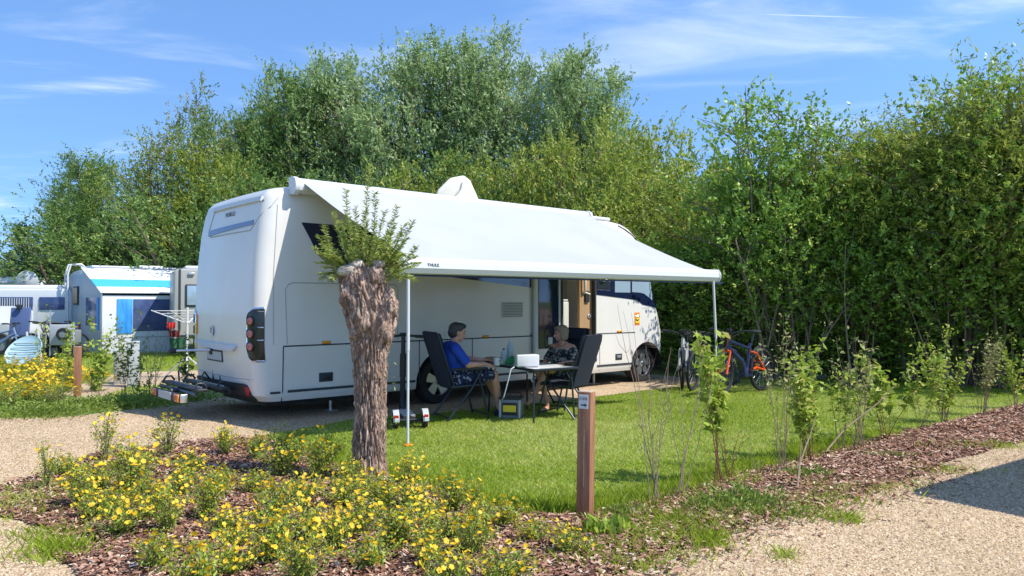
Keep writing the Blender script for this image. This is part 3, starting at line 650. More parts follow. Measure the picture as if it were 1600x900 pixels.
h = flat('service_hatch', 6.44, 6.62, .47, .58, M['seam']); flat('hatch_handle', 6.47, 6.59, .50, .55, M['grey'], .022, parent=h)
h = flat('service_hatch', 5.80, 5.94, .47, .57, M['seam']); 
for u in (.70, 3.4, 6.55): flat('side_marker', u-.065, u+.065, .968, 1.005, M['orange'], .02)
# vent grille
v_ = flat('vent_grille', 3.72, 4.18, 1.27, 1.52, M['white2'], .015)
b = MB()
for k in range(9): b.box((3.95, -.016, 1.295+.025*k), (.42, .010, .010), rx=R(25))
b.build('grille_slat', M['grey'], v_)
# windows and navy bands
strip('rear_side_window', SP, lin(.35, 1.6, 12), cf((.35, 2.53), (.50, 2.28), (.62, 2.06), (.80, 1.995), (1.6, 1.975)), k_(2.545), M['navy'], .008)
strip('side_band', SP, lin(1.62, 4.36, 14), cf((1.6, 1.972), (2.15, 1.94), (4.41, 1.755)), k_(2.545), M['navy'], .007)
b = MB(); line(SP, [(3.2, 1.97), (3.8, 1.885), (4.36, 1.83)], .008, b); b.build('band_stripe', M['lgrey'], RV)
cl = cf((5.93, 1.655), (6.99, 1.57), (7.12, 1.53), (7.22, 1.475), (7.9, 1.385))
band = strip('cab_band', SP, lin(5.94, 6.35, 4)+lin(6.4, 7.93, 16), cl, lambda u: min(2.46, 2.5), M['navy'], .008)
strip('cab_window', SP, lin(6.42, 6.85, 4), k_(1.70), k_(2.35), M['glass'], .014, parent=band)
strip('cab_window', SP, lin(6.90, 7.50, 6), cf((6.9, 1.71), (7.22, 1.70), (7.5, 1.56)), k_(2.35), M['glass'], .014, parent=band)
strip('cab_panel', SP, lin(5.95, 6.28, 4), k_(1.76), k_(2.4), M['frame'], .012, parent=band)
b = MB(); line(SP, [(5.95, 1.745), (6.29, 1.735), (6.29, 2.4)], .008, b); b.build('band_trim', M['alu'], band)
b = MB(); b.tube([(6.0, -.03, 1.93), (6.08, -.05, 1.90), (6.15, -.05, 1.93), (6.17, -.03, 2.02), (6.17, -.03, 2.2)], .012, 6); b.build('grab_bar', M['alu'], band)
# windscreen on the front face
def FP(w, z, off=0):
    b_ = ip(z, UF)
    if w < RF: s = (RF-w)/RF; return (b_-RF+(RF+off)*math.sqrt(max(0, 1-s*s)), RF-(RF+off)*s, z)
    if w > WID-RF: s = (w-WID+RF)/RF; return (b_-RF+(RF+off)*math.sqrt(max(0, 1-s*s)), WID-RF+(RF+off)*s, z)
    return (b_+off+.05*math.sin(math.pi*(w-RF)/(WID-2*RF)), w, z)
strip('windscreen', FP, lin(.06, 2.24, 16), k_(1.36), k_(2.42), M['dark'], .01)
for y in (.3, 1.75):
    b = MB(); b.box((8.03, y+.12, .78), (.08, .34, .16), bev=.03); b.build('headlight', M['chrome'], RV, smooth=True)
b = MB(); b.box((8.04, 1.15, .9), (.06, .9, .18), bev=.02); b.build('radiator_grille', M['black'], RV, smooth=True)
# curved crease over the cab
b = MB(); line(SP, [(6.55, 2.93), (6.75, 2.86), (6.95, 2.77), (7.1, 2.68), (7.2, 2.58)], .012, b); b.build('roof_crease', M['seam'], RV)
# doorway
dw = MB(); dw.box((5.485, .735, 1.44), (.86, .02, 1.94)); d_ = dw.build('entrance', M['beige'], RV)
dw = MB(); dw.box((5.485, .36, .475), (.86, .74, .02)); dw.build('door_sill', M['lgrey'], d_)
dw = MB(); dw.box((5.24, .71, 2.02), (.20, .03, .62), bev=.01); dw.build('cabinet', M['olive'], d_)
dw = MB(); dw.box((5.30, .45, 1.0), (.30, .5, 1.06), bev=.02); dw.box((5.36, .44, 1.555), (.2, .42, .03), bev=.01); dw.build('cabinet', M['beige'], d_, smooth=True)
dw = MB(); dw.box((5.745, .10, 1.44), (.33, .06, 1.90), bev=.01); p_ = dw.build('wall_panel', M['tan'], d_)
dw = MB(); dw.tube([(5.66, .05, 1.68), (5.66, .01, 1.72), (5.655, .01, 2.0), (5.66, .05, 2.04)], .022, 8); dw.tube([(5.66, .05, 1.70), (5.80, .03, 1.66)], .016, 6); dw.build('grab_handle', M['offwhite'], p_, smooth=True)
dw = MB(); dw.box((5.75, .055, 1.62), (.10, .04, .20), bev=.01); dw.build('control_panel', M['black'], p_)
dw = MB(); dw.lathe([(.030, .0), (.045, -.006), (.045, -.012), (.030, -.018), (.026, -.006)], 'y', (5.82, .07, 1.27), 18); dw.build('ring_pull', M['alu'], p_, smooth=True)
dw = MB(); dw.box((5.07, .05, 1.44), (.04, .12, 1.94)); dw.box((5.9, .02, 1.44), (.03, .08, 1.94)); dw.build('door_frame', M['seam'], RV)
# door swung open, lying flat on the side
dr = MB(); dr.box((4.70, -.045, 1.53), (.66, .07, 1.94), bev=.03); door = dr.build('door', M['white2'], RV, smooth=True)
dr = MB(); dr.box((4.68, -.084, 1.55), (.46, .02, 1.60), bev=.008); dr.build('door_panel', M['navy'], door, smooth=True)
dr = MB(); dr.box((4.86, -.10, 1.72), (.03, .03, .16), bev=.01); dr.build('door_handle', M['black'], door, smooth=True)
dr = MB(); dr.box((4.985, -.10, 1.53), (.035, .02, 1.9)); dr.build('door_seal', M['seam'], door)
dr = MB(); dr.box((4.7, -.1, .88), (.10, .02, .12), bev=.01); dr.build('waste_pocket', M['lgrey'], door)
# wheels
def rv_wheel(u, z, r=.345, y=.10):
    T = MB(); T.lathe([(r*.62, 0), (r*.93, 0), (r, .03), (r, .19), (r*.93, .22), (r*.62, .22)], 'y', (0, 0, 0), 40)
    o = T.build('wheel', M['tyre'], RV, smooth=True); o.location = (u, y, z)
    T = MB(); T.lathe([(r*.64, .015), (r*.68, 0), (r*.66, .03), (r*.6, .10), (0.0, .11)], 'y', (0, 0, 0), 40); T.build('rim', M['black'], o, smooth=True)
    T = MB()
    for k in range(5):
        a = 2*math.pi*k/5+.3; ca, sa = math.cos(a), math.sin(a); px_, pz_ = -sa, ca
        w0, w1, ri, ro = .045, .075, .05, r*.63; q = []
        for (rr, w, yy) in ((ri, w0, .01), (ro, w1, .012)):
            for s_ in (-1, 1): q.append((ca*rr+px_*w*s_, yy, sa*rr+pz_*w*s_))
        q += [(x, yy+.04, zz) for x, yy, zz in q]
        T.add(q, [(0, 1, 3, 2), (4, 6, 7, 5), (0, 2, 6, 4), (1, 5, 7, 3), (2, 3, 7, 6), (0, 4, 5, 1)])
    T.lathe([(0, -.01), (.05, -.006), (.06, .02)], 'y', (0, 0, 0), 16); T.lathe([(r*.60, .02), (r*.62, .005), (r*.655, .0), (r*.66, .03)], 'y', (0, 0, 0), 40)
    T.build('spokes', M['alu'], o, smooth=True, sharp=30); return o
for (u, z), zr in zip(WH, (.345, .345)):
    rv_wheel(u, zr); o = rv_wheel(u, zr); o.location = (u, WID-.10, zr); o.rotation_euler = (0, 0, math.pi)
    for y0 in (.0, WID-.5):
        T = MB(); rr = .455
        pts = [(rr*math.cos(R(a)), rr*math.sin(R(a))) for a in range(-5, 186, 10)]
        for (a, c) in zip(pts[:-1], pts[1:]): T.add([(u+a[0], y0+.012, .32+a[1]), (u+c[0], y0+.012, .32+c[1]), (u+c[0], y0+.49, .32+c[1]), (u+a[0], y0+.49, .32+a[1])], [(0, 1, 2, 3)])
        yb = y0+.49 if y0 < 1 else y0+.012
        T.add([(u+p[0], yb, .32+p[1]) for p in pts], [tuple(range(len(pts)))])
        T.build('arch_liner', M['black'], RV, fix=False)
T = MB(); T.box((3.9, 1.15, .27), (6.4, 1.7, .10)); T.box((1.0, 1.15, .24), (1.9, 1.5, .16)); T.tube([(2.58, .2, .34), (2.58, 2.1, .34)], .06, 8); T.tube([(7.35, .2, .34), (7.35, 2.1, .34)], .05, 8)
T.build('chassis', M['black'], RV)
for u in (6.35, 1.0):
    T = MB(); T.tube([(u, .45, .26), (u, .45, .02)], .022, 8); T.box((u, .45, .012), (.14, .14, .02)); T.build('jack_leg', M['alu'], RV)
# rear: bumper, lamps, plate, window hood, stickers
strip('bumper', RP, lin(.20, 2.14, 20), cf((.20, .27), (2.2, .27)), cf((.18, .30), (.28, .46), (.40, .475), (2.2, .455)), M['black'], .03)
strip('reflector', RP, lin(.235, .30, 3), k_(.33), cf((.23, .36), (.26, .44), (.3, .445)), M['red'], .042, 2)
for s_ in (1, -1):
    fn = RP if s_ > 0 else (lambda w, z, off=0: RP(WID-w, z, off))
    tl = strip('tail_lamp', fn, lin(.004, .20, 12), cf((.0, .78), (.08, .79), (.16, .84), (.20, .93)), cf((.0, 1.43), (.08, 1.42), (.17, 1.37), (.20, 1.32)), M['dark'], .010)
    rim_ = MB(); line(fn, [(.006, .78), (.08, .785), (.16, .835), (.20, .93), (.205, 1.32), (.17, 1.38), (.08, 1.43), (.006, 1.44)], .017, rim_); rim_.build('lamp_bezel', M['chrome'], tl, smooth=True)
    for z in (.96, 1.12, 1.28):
        p = Vector(fn(.115, z, .012)); q = Vector(fn(.115, z, .05)); ax = (q-p).normalized(); mtx = ax.to_track_quat('Z', 'Y').to_matrix().to_4x4()
        T = MB(); T.lathe([(.058, 0), (.062, .012), (.052, .014), (.05, .004), (0, .004)], 'z', p, 20, mtx=mtx); T.build('lamp_ring', M['black'], tl, smooth=True)
        T = MB(); T.lathe([(.048, .004), (.044, .014), (.026, .016), (.022, .008), (0, .012)], 'z', p, 20, mtx=mtx); T.build('lamp_lens', M['lens'], tl, smooth=True)
    for z in (1.04, 1.20, 1.40): 
        T = MB(); line(fn, [(.006, z), (.04, z)], .012, T); T.build('lamp_bar', M['chrome'], tl)
strip('handle_strip', RP, lin(.50, 2.08, 16), cf((.5, .935), (.62, .875), (1.8, .895), (2.08, .955)), cf((.5, .955), (.62, .958), (1.95, .975), (2.08, .965)), M['bluewhite'], .035, 3)
pl = strip('plate_recess', RP, lin(1.00, 1.62, 6), k_(.715), k_(.87), M['seam'], .006, 1)
strip('number_plate', RP, lin(1.03, 1.59, 6), k_(.735), k_(.85), M['lgrey'], .014, 1, parent=pl)
strip('rear_window_band', RP, lin(.24, 1.80, 12), cf((.24, 2.50), (1.8, 2.45)), cf((.24, 2.56), (1.8, 2.53)), M['stripe'], .010, 2)
strip('rear_hood', RP, lin(.14, 1.78, 12), k_(2.80), k_(2.86), M['white2'], .03, 2)
st = strip('warning_sticker', RP, lin(2.02, 2.13, 3), k_(1.06), k_(1.34), M['sticker'], .004, 1)
T = MB(); 
for k in range(4): T.add([RP(2.04, 1.10+.055*k, .008), RP(2.11, 1.10+.055*k, .008), RP(2.11, 1.125+.055*k, .008), RP(2.04, 1.125+.055*k, .008)], [(0, 1, 2, 3)])
T.build('sticker_print', M['yellow'], st, fix=False)
p = Vector(RP(1.35, 1.12, .004)); mtx = Matrix.Rotation(R(-90), 4, 'Y')
T = MB(); T.lathe([(0, 0), (.06, 0), (.06, .012), (0, .014)], 'z', p, 20, mtx=mtx); em = T.build('emblem', M['stripe'], RV, smooth=True)
T = MB(); T.tube([p+Vector((-.018, .05*math.cos(a), .012+.06*math.sin(a))) for a in [x*.35 for x in range(18)]], .009, 5); T.tube([p+Vector((-.018, -.02, -.02)), p+Vector((-.018, -.045, -.075))], .01, 5); T.build('emblem_ring', M['offwhite'], em)
T = MB(); T.lathe([(0, 0), (.016, 0), (.016, .006), (0, .007)], 'z', RP(.12, 2.80, .002), 12, mtx=mtx); T.build('rear_camera', M['dark'], RV)
text('lettering', 'MORELO', .085, M['seam'], RV, (RP(1.05, 2.70, .008)[0], 1.05, 2.70), (R(90), 0, R(-90)))
# sticker by the cab
st = flat('warning_sticker', 6.98, 7.13, 1.09, 1.33, M['sticker'], .004)
T = MB(); T.box((7.055, -.008, 1.205), (.11, .004, .15)); T.build('sticker_print', M['yellow'], st)
T = MB(); T.tube([(7.02, -.012, 1.24), (7.07, -.012, 1.27), (7.10, -.012, 1.25)], .012, 5); T.tube([(7.01, -.012, 1.20), (7.06, -.012, 1.18), (7.09, -.012, 1.20)], .010, 5); T.build('sticker_figure', M['dark'], st)
# roof things
T = MB(); T.prism([(-.30, 0), (-.30, .10), (-.20, .33), (-.02, .45), (.10, .42), (.32, .22), (.36, .10), (.34, 0)], 'y', -.04, .04); dish = T.build('satellite_dish', M['offwhite'], RV, smooth=False)
dish.location = (3.52, 1.0, 3.17); dish.rotation_euler = (0, R(22), R(-30)); dish.scale = (1.08, 1.08, 1.12)
bv = dish.modifiers.new('b', 'BEVEL'); bv.width = .03; bv.segments = 3; applied(dish); dish.data.polygons.foreach_set('use_smooth', [True]*len(dish.data.polygons)); dish.data.set_sharp_from_angle(angle=R(30))
T = MB(); T.tube([(0, -.05, .03), (-.02, -.055, .12), (.02, -.055, .24), (.0, -.05, .34)], .008, 5); T.build('dish_rib', M['greyseam'], dish)
T = MB(); T.box((3.46, 1.0, 3.08), (.3, .3, .14), bev=.03); T.build('dish_mount', M['white2'], RV, smooth=True)
T = MB(); T.sphere((0, 0, 0), (.28, .22, .12), 8); o = T.build('roof_vent', M['white2'], RV, smooth=True); o.location = (.75, .55, 3.03)
T = MB(); T.box((6.1, .55, 3.06), (.9, .7, .06), bev=.025); T.build('skylight', M['white2'], RV, smooth=True)
T = MB(); T.tube([(.9, .25, 3.07), (5.6, .25, 3.07)], .014, 6); 
for u in (1, 2.5, 4, 5.5): T.tube([(u, .25, 3.0), (u, .25, 3.07)], .012, 6)
T.build('roof_rail', M['white2'], RV)
# ---- awning
case = MB(); prof = [(.02, 2.93), (-.10, 2.90), (-.155, 2.94), (-.17, 3.0), (-.15, 3.07), (-.09, 3.10), (.02, 3.10)]
case.prism(prof, 'x', .22, 5.62); aw = case.build('awning_case', M['white2'], RV, smooth=True, sharp=35)
T = MB(); T.prism([(.03, 2.90), (-.11, 2.88), (-.17, 2.93), (-.185, 3.0), (-.165, 3.08), (-.09, 3.115), (.03, 3.115)], 'x', .18, .24); T.build('case_end_cap', M['white2'], aw, smooth=True)
T = MB(); T.prism([(.03, 2.90), (-.11, 2.88), (-.17, 2.93), (-.185, 3.0), (-.165, 3.08), (-.09, 3.115), (.03, 3.115)], 'x', 5.60, 5.66); T.build('case_end_cap', M['white2'], aw, smooth=True)
A0, A1 = (.30, -.12, 3.05), (5.55, -.12, 3.05); B0, B1 = (.47, -2.38, 1.96), (5.36, -2.78, 1.96)
T = MB(); nu, nv = 90, 24
for lay in (0, -.004):
    for j in range(nv+1):
        for i in range(nu+1):
            f, g_ = i/nu, j/nv; a_ = Vector(A0).lerp(Vector(A1), f); c_ = Vector(B0).lerp(Vector(B1), f); p = a_.lerp(c_, g_)
            sag = math.sin(math.pi*g_)*(.075+.014*math.sin(f*9)+.04*abs(2*f-1)**2*-1)
            T.v.append((p.x, p.y, p.z-sag+.007*math.sin(f*31+g_*3+2*math.sin(f*7))*math.sin(math.pi*g_)+.010*math.sin(f*17-g_*6)*g_*math.sin(math.pi*g_)-.022*math.exp(-((1-f)/.06)**2)*(1-g_)*g_*4+lay))
S = (nu+1)*(nv+1)
for j in range(nv):
    for i in range(nu):
        q = (j*(nu+1)+i, j*(nu+1)+i+1, (j+1)*(nu+1)+i+1, (j+1)*(nu+1)+i); T.f.append(q); T.f.append(tuple(reversed([x+S for x in q])))
T.m = [0]*len(T.f); T.build('awning_fabric', M['fabric'], aw, smooth=True, fix=False, sharp=0)
T = MB(); ra, rb = Vector(B0), Vector(B1); dr_ = (rb-ra).normalized(); ang = math.atan2(dr_.y, dr_.x)
prf = [(.06, .05), (.03, .085), (-.03, .08), (-.07, .03), (-.075, -.03), (-.045, -.085), (.0, -.095), (.05, -.06)]
T.prism(prf, 'x', -.10, (rb-ra).length+.10); lr = T.build('lead_rail', M['white2'], aw, smooth=True, sharp=30); lr.location = (B0[0], B0[1], B0[2]-.055); lr.rotation_euler = (0, 0, ang)
T = MB(); T.prism([(x*1.08, z*1.08) for x, z in prf], 'x', -.13, -.095); T.build('rail_end_cap', M['lgrey'], lr, smooth=True); T = MB(); T.prism([(x*1.08, z*1.08) for x, z in prf], 'x', (rb-ra).length+.095, (rb-ra).length+.125); T.build('rail_end_cap', M['lgrey'], lr, smooth=True)
T = MB(); T.box((2.6, .035, -.105), (5.2, .015, .02)); T.build('valance', M['navyp'], lr)
text('rail_lettering', 'THULE', .048, M['seam'], lr, (.22, -.0765, .005), (R(90), 0, 0))
leg0, leg1 = (.42, -2.39), (5.42, -2.81)
for (u, y), du in ((leg0, 0), (leg1, -.06)):
    T = MB(); T.tube([(u+du, y, 1.88), (u, y, 1.0)], .018, 8); T.tube([(u, y, 1.05), (u, y, .03)], .014, 8); lg = T.build('support_leg', M['white2'], aw, smooth=True)
    T = MB(); T.box((u, y, .012), (.09, .09, .02), bev=.005); T.build('foot_plate', M['orange'], lg)
for u0, um, u1 in ((.9, 2.0, .9), (4.9, 3.9, 4.9)):
    T = MB(); T.box((0, 0, 0), (.001, .001, .001)); T = MB(); yy = -2.45 if u0 < 2 else -2.7
    T.tube([(u0, -.1, 2.93), (um, -1.2, 2.42)], .025, 8); T.tube([(um, -1.2, 2.42), (u1, yy, 1.88)], .022, 8); T.sphere((um, -1.2, 2.42), .04, 6); T.build('folding_arm', M['white2'], aw, smooth=True)

# ---------------------------------------------------------------- bicycle carrier on the towbar
bc = thing('bicycle_carrier', 'empty folding bicycle carrier with its own number plate behind the motorhome', 'bike rack', (*L(-.27, -1.27)[:2], 0), ANG)
def Bp(u, v, z): return (u+.35, -v-1.25, z)     # local u, v of the pitch
T = MB(); T.tube([Bp(.1, -1.25, .38), Bp(-.95, -1.25, .36)], .035, 8); T.tube([Bp(-.42, -.55, .36), Bp(-.42, -2.0, .36)], .025, 8); T.tube([Bp(-.85, -.55, .36), Bp(-.85, -2.0, .36)], .025, 8); T.build('frame', M['frame'], bc, smooth=True)
for u in (-.50, -.78):
    T = MB(); T.box(Bp(u, -1.27, .41), (.13, 1.5, .035), bev=.01); rl = T.build('wheel_rail', M['black'], bc, smooth=True)
    T = MB(); T.box(Bp(u+.03, -1.27, .432), (.02, 1.2, .012)); T.build('rail_inlay', M['alu'], rl)
    for v in (-.62, -1.9):
        T = MB(); T.tube([Bp(u-.07, v, .43), Bp(u-.03, v, .49), Bp(u+.04, v, .49), Bp(u+.08, v, .43)], .014, 6); T.build('wheel_strap', M['black'], rl, smooth=True)
T = MB(); T.tube([Bp(-.33, -1.42, .38), Bp(-.33, -1.42, .84), Bp(-.33, -1.47, .88), Bp(-.33, -1.20, .88), Bp(-.33, -1.15, .84), Bp(-.33, -1.15, .38)], .02, 8); T.build('upright', M['frame'], bc, smooth=True)
T = MB(); T.tube([Bp(-.35, -1.35, .86), Bp(-.8, -1.55, .86)], .016, 8); ha = T.build('holding_arm', M['alu'], bc, smooth=True)
T = MB(); T.box(Bp(-.36, -1.38, .85), (.09, .09, .10), bev=.02); T.build('clamp', M['black'], ha, smooth=True); T = MB(); T.box(Bp(-.83, -1.57, .86), (.10, .08, .07), bev=.02); T.build('clamp', M['black'], ha, smooth=True)
T = MB(); T.box(Bp(-.96, -1.35, .30), (.05, 1.15, .11), bev=.02); lb = T.build('light_bar', M['black'], bc, smooth=True)
T = MB(); T.box(Bp(-.99, -1.35, .30), (.012, .52, .10), bev=.004); T.build('number_plate', M['lgrey'], lb)
for v in (-.90, -1.80):
    T = MB(); T.box(Bp(-.985, v, .30), (.03, .14, .10), bev=.012); T.build('tail_lamp', M['lens'], lb, smooth=True); T = MB(); T.box(Bp(-.985, v+(.095 if v > -1 else -.095), .30), (.03, .04, .10), bev=.012); T.build('indicator', M['orange'], lb, smooth=True)
T = MB(); T.box(Bp(-.93, -.765, .30), (.09, .03, .11), bev=.01); T.build('side_cap', M['alu'], lb, smooth=True)
for v in (-.75, -1.7):
    T = MB(); T.tube([Bp(-.7, v, .42), Bp(-.68, v-.1, .56), Bp(-.6, v-.25, .60), Bp(-.5, v-.35, .5)], .012, 6); T.build('strap', M['black'], bc, smooth=True)
# ---------------------------------------------------------------- camping furniture
def chair(loc, facing, label, group='black folding camping chairs'):
    T = thing('camping_chair', label, 'chair', (loc[0], loc[1], 0), math.atan2(facing[1], facing[0]), group)
    b = MB(); b.box((.01, 0, .445), (.48, .47, .045), ry=R(-5), bev=.02); b.build('seat', M['fabtri'], T, smooth=True)
    b = MB(); w = .24
    prof = [(-.21, .44), (-.245, .56), (-.30, .74), (-.36, .92), (-.405, 1.06), (-.43, 1.14)]; ws = [.215, .23, .235, .245, .25, .215]
    for th in (.0, -.04):
        for (x, z), w_ in zip(prof, ws): b.v += [(x+th, -w_, z-.01*(th < 0)), (x+th-.025, 0, z), (x+th, w_, z-.01*(th < 0))]
    k = len(prof)
    for i in range(k-1):
        for j in (0, 1): b.f += [(i*3+j, i*3+j+1, i*3+j+4, i*3+j+3), tuple(3*k+q for q in (i*3+j+3, i*3+j+4, i*3+j+1, i*3+j))]
        b.f += [(i*3, i*3+3, 3*k+i*3+3, 3*k+i*3), (i*3+5, i*3+2, 3*k+i*3+2, 3*k+i*3+5)]
    for j in (0, 1): b.f += [(3*(k-1)+j, 3*(k-1)+j+1, 6*k-3+j+1, 6*k-3+j), (j+1, j, 3*k+j, 3*k+j+1)]
    b.m = [0]*len(b.f); bk = b.build('backrest', M['fabtri'], T, smooth=True, sharp=60)
    b = MB(); b.box((-.375, 0, 1.045), (.065, .44, .15), ry=R(-17), bev=.03); b.build('headrest', M['fabtri'], bk, smooth=True)
    for s in (-1, 1):
        y = s*.275
        b = MB(); b.box((0, y, .665), (.50, .055, .03), bev=.012); b.build('armrest', M['black'], T, smooth=True)
        b = MB(); b.tube([(.17, y, .645), (.02, y, .40), (-.30, y, .015)], .0135, 8); b.build('leg', M['frame'], T, smooth=True)
        b = MB(); b.tube([(.10, y*.96, .645), (.17, y*.96, .43), (.27, y*.96, .015)], .0135, 8); b.build('leg', M['frame'], T, smooth=True)
        b = MB(); b.tube([(-.19, s*.245, .43), (-.28, s*.25, .68), (-.43, s*.25, 1.13)], .013, 8); b.tube([(-.24, s*.25, .44), (.24, s*.25, .455)], .012, 8); b.build('side_frame', M['frame'], T, smooth=True)
    b = MB(); b.tube([(-.27, -.275, .05), (-.27, .275, .05)], .011, 8); b.build('cross_bar', M['frame'], T, smooth=True)
    b = MB(); b.tube([(.25, -.264, .07), (.25, .264, .07)], .011, 8); b.build('cross_bar', M['frame'], T, smooth=True)
    return T
MC, MF = (-.66, 9.82), (.9, .436)
WC, WF = (.67, 10.72), (-.60, -.80)
chair(MC, MF, 'black camping chair with the man in blue sitting in it')
chair(WC, WF, 'black camping chair behind the woman, mostly hidden by her')
c3_ = chair((.70, 9.98), (-.84, .54), 'empty black camping chair with its back to the post')
c3_.scale = (.97, .97, .96)
# table
tk = np.array([.27, 9.25]); ta = np.array([-.53, .848]); tb = np.array([.848, .53])
tc_ = tk+ta*.6+tb*.34; TB = thing('camping_table', 'grey topped folding camping table on thin dark legs', 'table', (tc_[0], tc_[1], 0), math.atan2(ta[1], ta[0]))
b = MB(); b.box((0, 0, .680), (1.17, .65, .018), bev=.004); b.build('tabletop', M['tabtop'], TB, smooth=True)
b = MB()
for s in (-1, 1): b.box((0, s*.333, .674), (1.21, .022, .034), bev=.006); b.box((s*.595, 0, .674), (.022, .65, .034), bev=.006)
b.build('edge_frame', M['frame'], TB, smooth=True)
for sx in (-1, 1):
    for sy in (-1, 1):
        b = MB(); b.tube([(sx*.52, sy*.29, .66), (sx*.555, sy*.315, .01)], .0125, 8); lg = b.build('leg', M['frame'], TB, smooth=True)
        b = MB(); b.tube([(sx*.53, sy*.295, .50), (sx*.36, sy*.295, .66)], .007, 6); b.build('strut', M['alu'], lg, smooth=True)
def on_table(x, y): a = math.atan2(ta[1], ta[0]); return (tc_[0]+x*math.cos(a)-y*math.sin(a), tc_[1]+x*math.sin(a)+y*math.cos(a), .689)
def tpx(px, py):       # point of the table plane seen at a pixel of the photo
    p = R(1.175); a = (px-800)/1170; b_ = (450-py)/1170; r = (a, math.cos(p)-b_*math.sin(p), math.sin(p)+b_*math.cos(p)); t = (.689-1.5)/r[2]; return (r[0]*t, r[1]*t, .689)
bx_ = tpx(823, 573.5); W = thing('white_box', 'white toaster like box near the corner of the camping table', 'box', bx_, R(12))
b = MB(); b.box((0, 0, .085), (.29, .17, .15), bev=.012); b.build('housing', M['white2'], W, smooth=True); b = MB(); b.box((0, 0, .008), (.25, .14, .014)); b.build('base', M['grey'], W)
b = MB(); b.box((-.147, 0, .08), (.006, .10, .09), bev=.002); b.build('end_panel', M['lgrey'], W)
W = thing('water_bottle', 'tall clear water bottle behind the white box', 'bottle', tpx(797, 569)); 
b = MB(); b.lathe([(0, 0), (.042, .0), (.044, .02), (.040, .10), (.044, .12), (.044, .20), (.038, .25), (.016, .30), (.015, .315)], n=16); b.build('bottle_body', M['pet'], W, smooth=True); b = MB(); b.lathe([(0, .332), (.017, .332), (.017, .31), (.0, .31)], n=12); b.build('cap', M['white2'], W)
W = thing('water_bottle', 'short clear bottle between the mug and the tall bottle', 'bottle', tpx(787, 570))
b = MB(); b.lathe([(0, 0), (.034, 0), (.035, .02), (.035, .14), (.030, .17), (.013, .195), (.013, .20)], n=16); b.build('bottle_body', M['pet'], W, smooth=True); b = MB(); b.lathe([(0, .216), (.015, .216), (.015, .198), (0, .198)], n=12); b.build('cap', M['navyp'], W)
W = thing('mug', 'white mug in front of the clear bottles', 'mug', tpx(776, 571)); b = MB(); b.lathe([(0, .0), (.038, 0), (.042, .01), (.042, .10), (.038, .10), (.036, .012), (0, .01)], n=20); b.build('cup', M['white2'], W, smooth=True)
b = MB(); b.tube([(.040, 0, .02), (.068, 0, .035), (.07, 0, .07), (.041, 0, .085)], .006, 6); b.build('handle', M['white2'], W, smooth=True)
o = MB(); r_ = random.Random(4)
for k in range(16):
    a = .4+k*.35; o.tube([(.08*math.cos(a)*(1+.1*k%2), .05*math.sin(a), .02), (.10*math.cos(a+.2), .06*math.sin(a+.3), .05+.02*r_.random()), (.04*math.cos(a), .02*math.sin(a), .09+.03*r_.random())], [.022, .026, .01], 6)
o = o.build('plastic_bag', M['green'], smooth=True); o.location = tpx(806, 570); tag(o, 'crumpled green plastic bag left of the white box', 'bag')
W = thing('bread_bag', 'brown paper bread bag on the table beyond the mug', 'bag', tpx(768, 566), R(10)); b = MB(); b.sphere((0, 0, .035), (.13, .07, .045), 8); b.build('paper', mat('brown_paper', (.30, .20, .13), .8, bump=.6, bscale=20), W, smooth=True)
b = MB(); b.tube([(.12, 0, .04), (.17, .0, .055), (.21, .01, .05)], [.03, .018, .035], 8); b.build('twisted_end', M['postend'], W, smooth=True)
# cooler under the table with the yellow label and the cable
W = thing('cooler_box', 'grey and black cool box with yellow label on the grass under the table', 'cool box', (*G(797, 655), 0), R(-12)); s = 1
b = MB(); b.box((0, .1, .135), (.27, .24, .25), bev=.02); b.build('shell', M['grey'], W, smooth=True)
b = MB(); b.box((0, -.026, .135), (.20, .014, .16), bev=.004); b.build('front_panel', M['black'], W); b = MB(); b.box((0, -.035, .14), (.17, .006, .085), bev=.002); b.build('label', M['yellow'], W)
b = MB(); b.box((0, .1, .268), (.285, .25, .035), bev=.012); b.build('lid', M['black'], W, smooth=True)
for sx in (-1, 1):
    b = MB(); b.tube([(sx*.13, -.02, .25), (sx*.128, -.03, .02)], .015, 6); b.build('corner_rib', M['lgrey'], W, smooth=True)
b = MB(); b.tube([(-.13, .1, .28), (-.12, .1, .34), (.12, .1, .34), (.13, .1, .28)], .010, 6); b.build('handle', M['black'], W, smooth=True)
p0 = Vector(tpx(806, 575)); p3 = Vector((*G(779, 650), .01)); b = MB(); pts = [Vector((p0.x-.02, p0.y-.03, .705)), Vector((p0.x-.06, p0.y-.06, .68)), Vector((p0.x-.10, p0.y-.05, .52)), Vector((p0.x-.15, p0.y-.02, .33)), Vector((p3.x+.03, p3.y+.02, .18)), Vector((p3.x-.01, p3.y-.02, .07)), p3]
b.tube(pts, .007, 6); tag(b.build('power_cable', M['white2'], smooth=True), 'white power cable hanging from the table to the grass', 'cable')

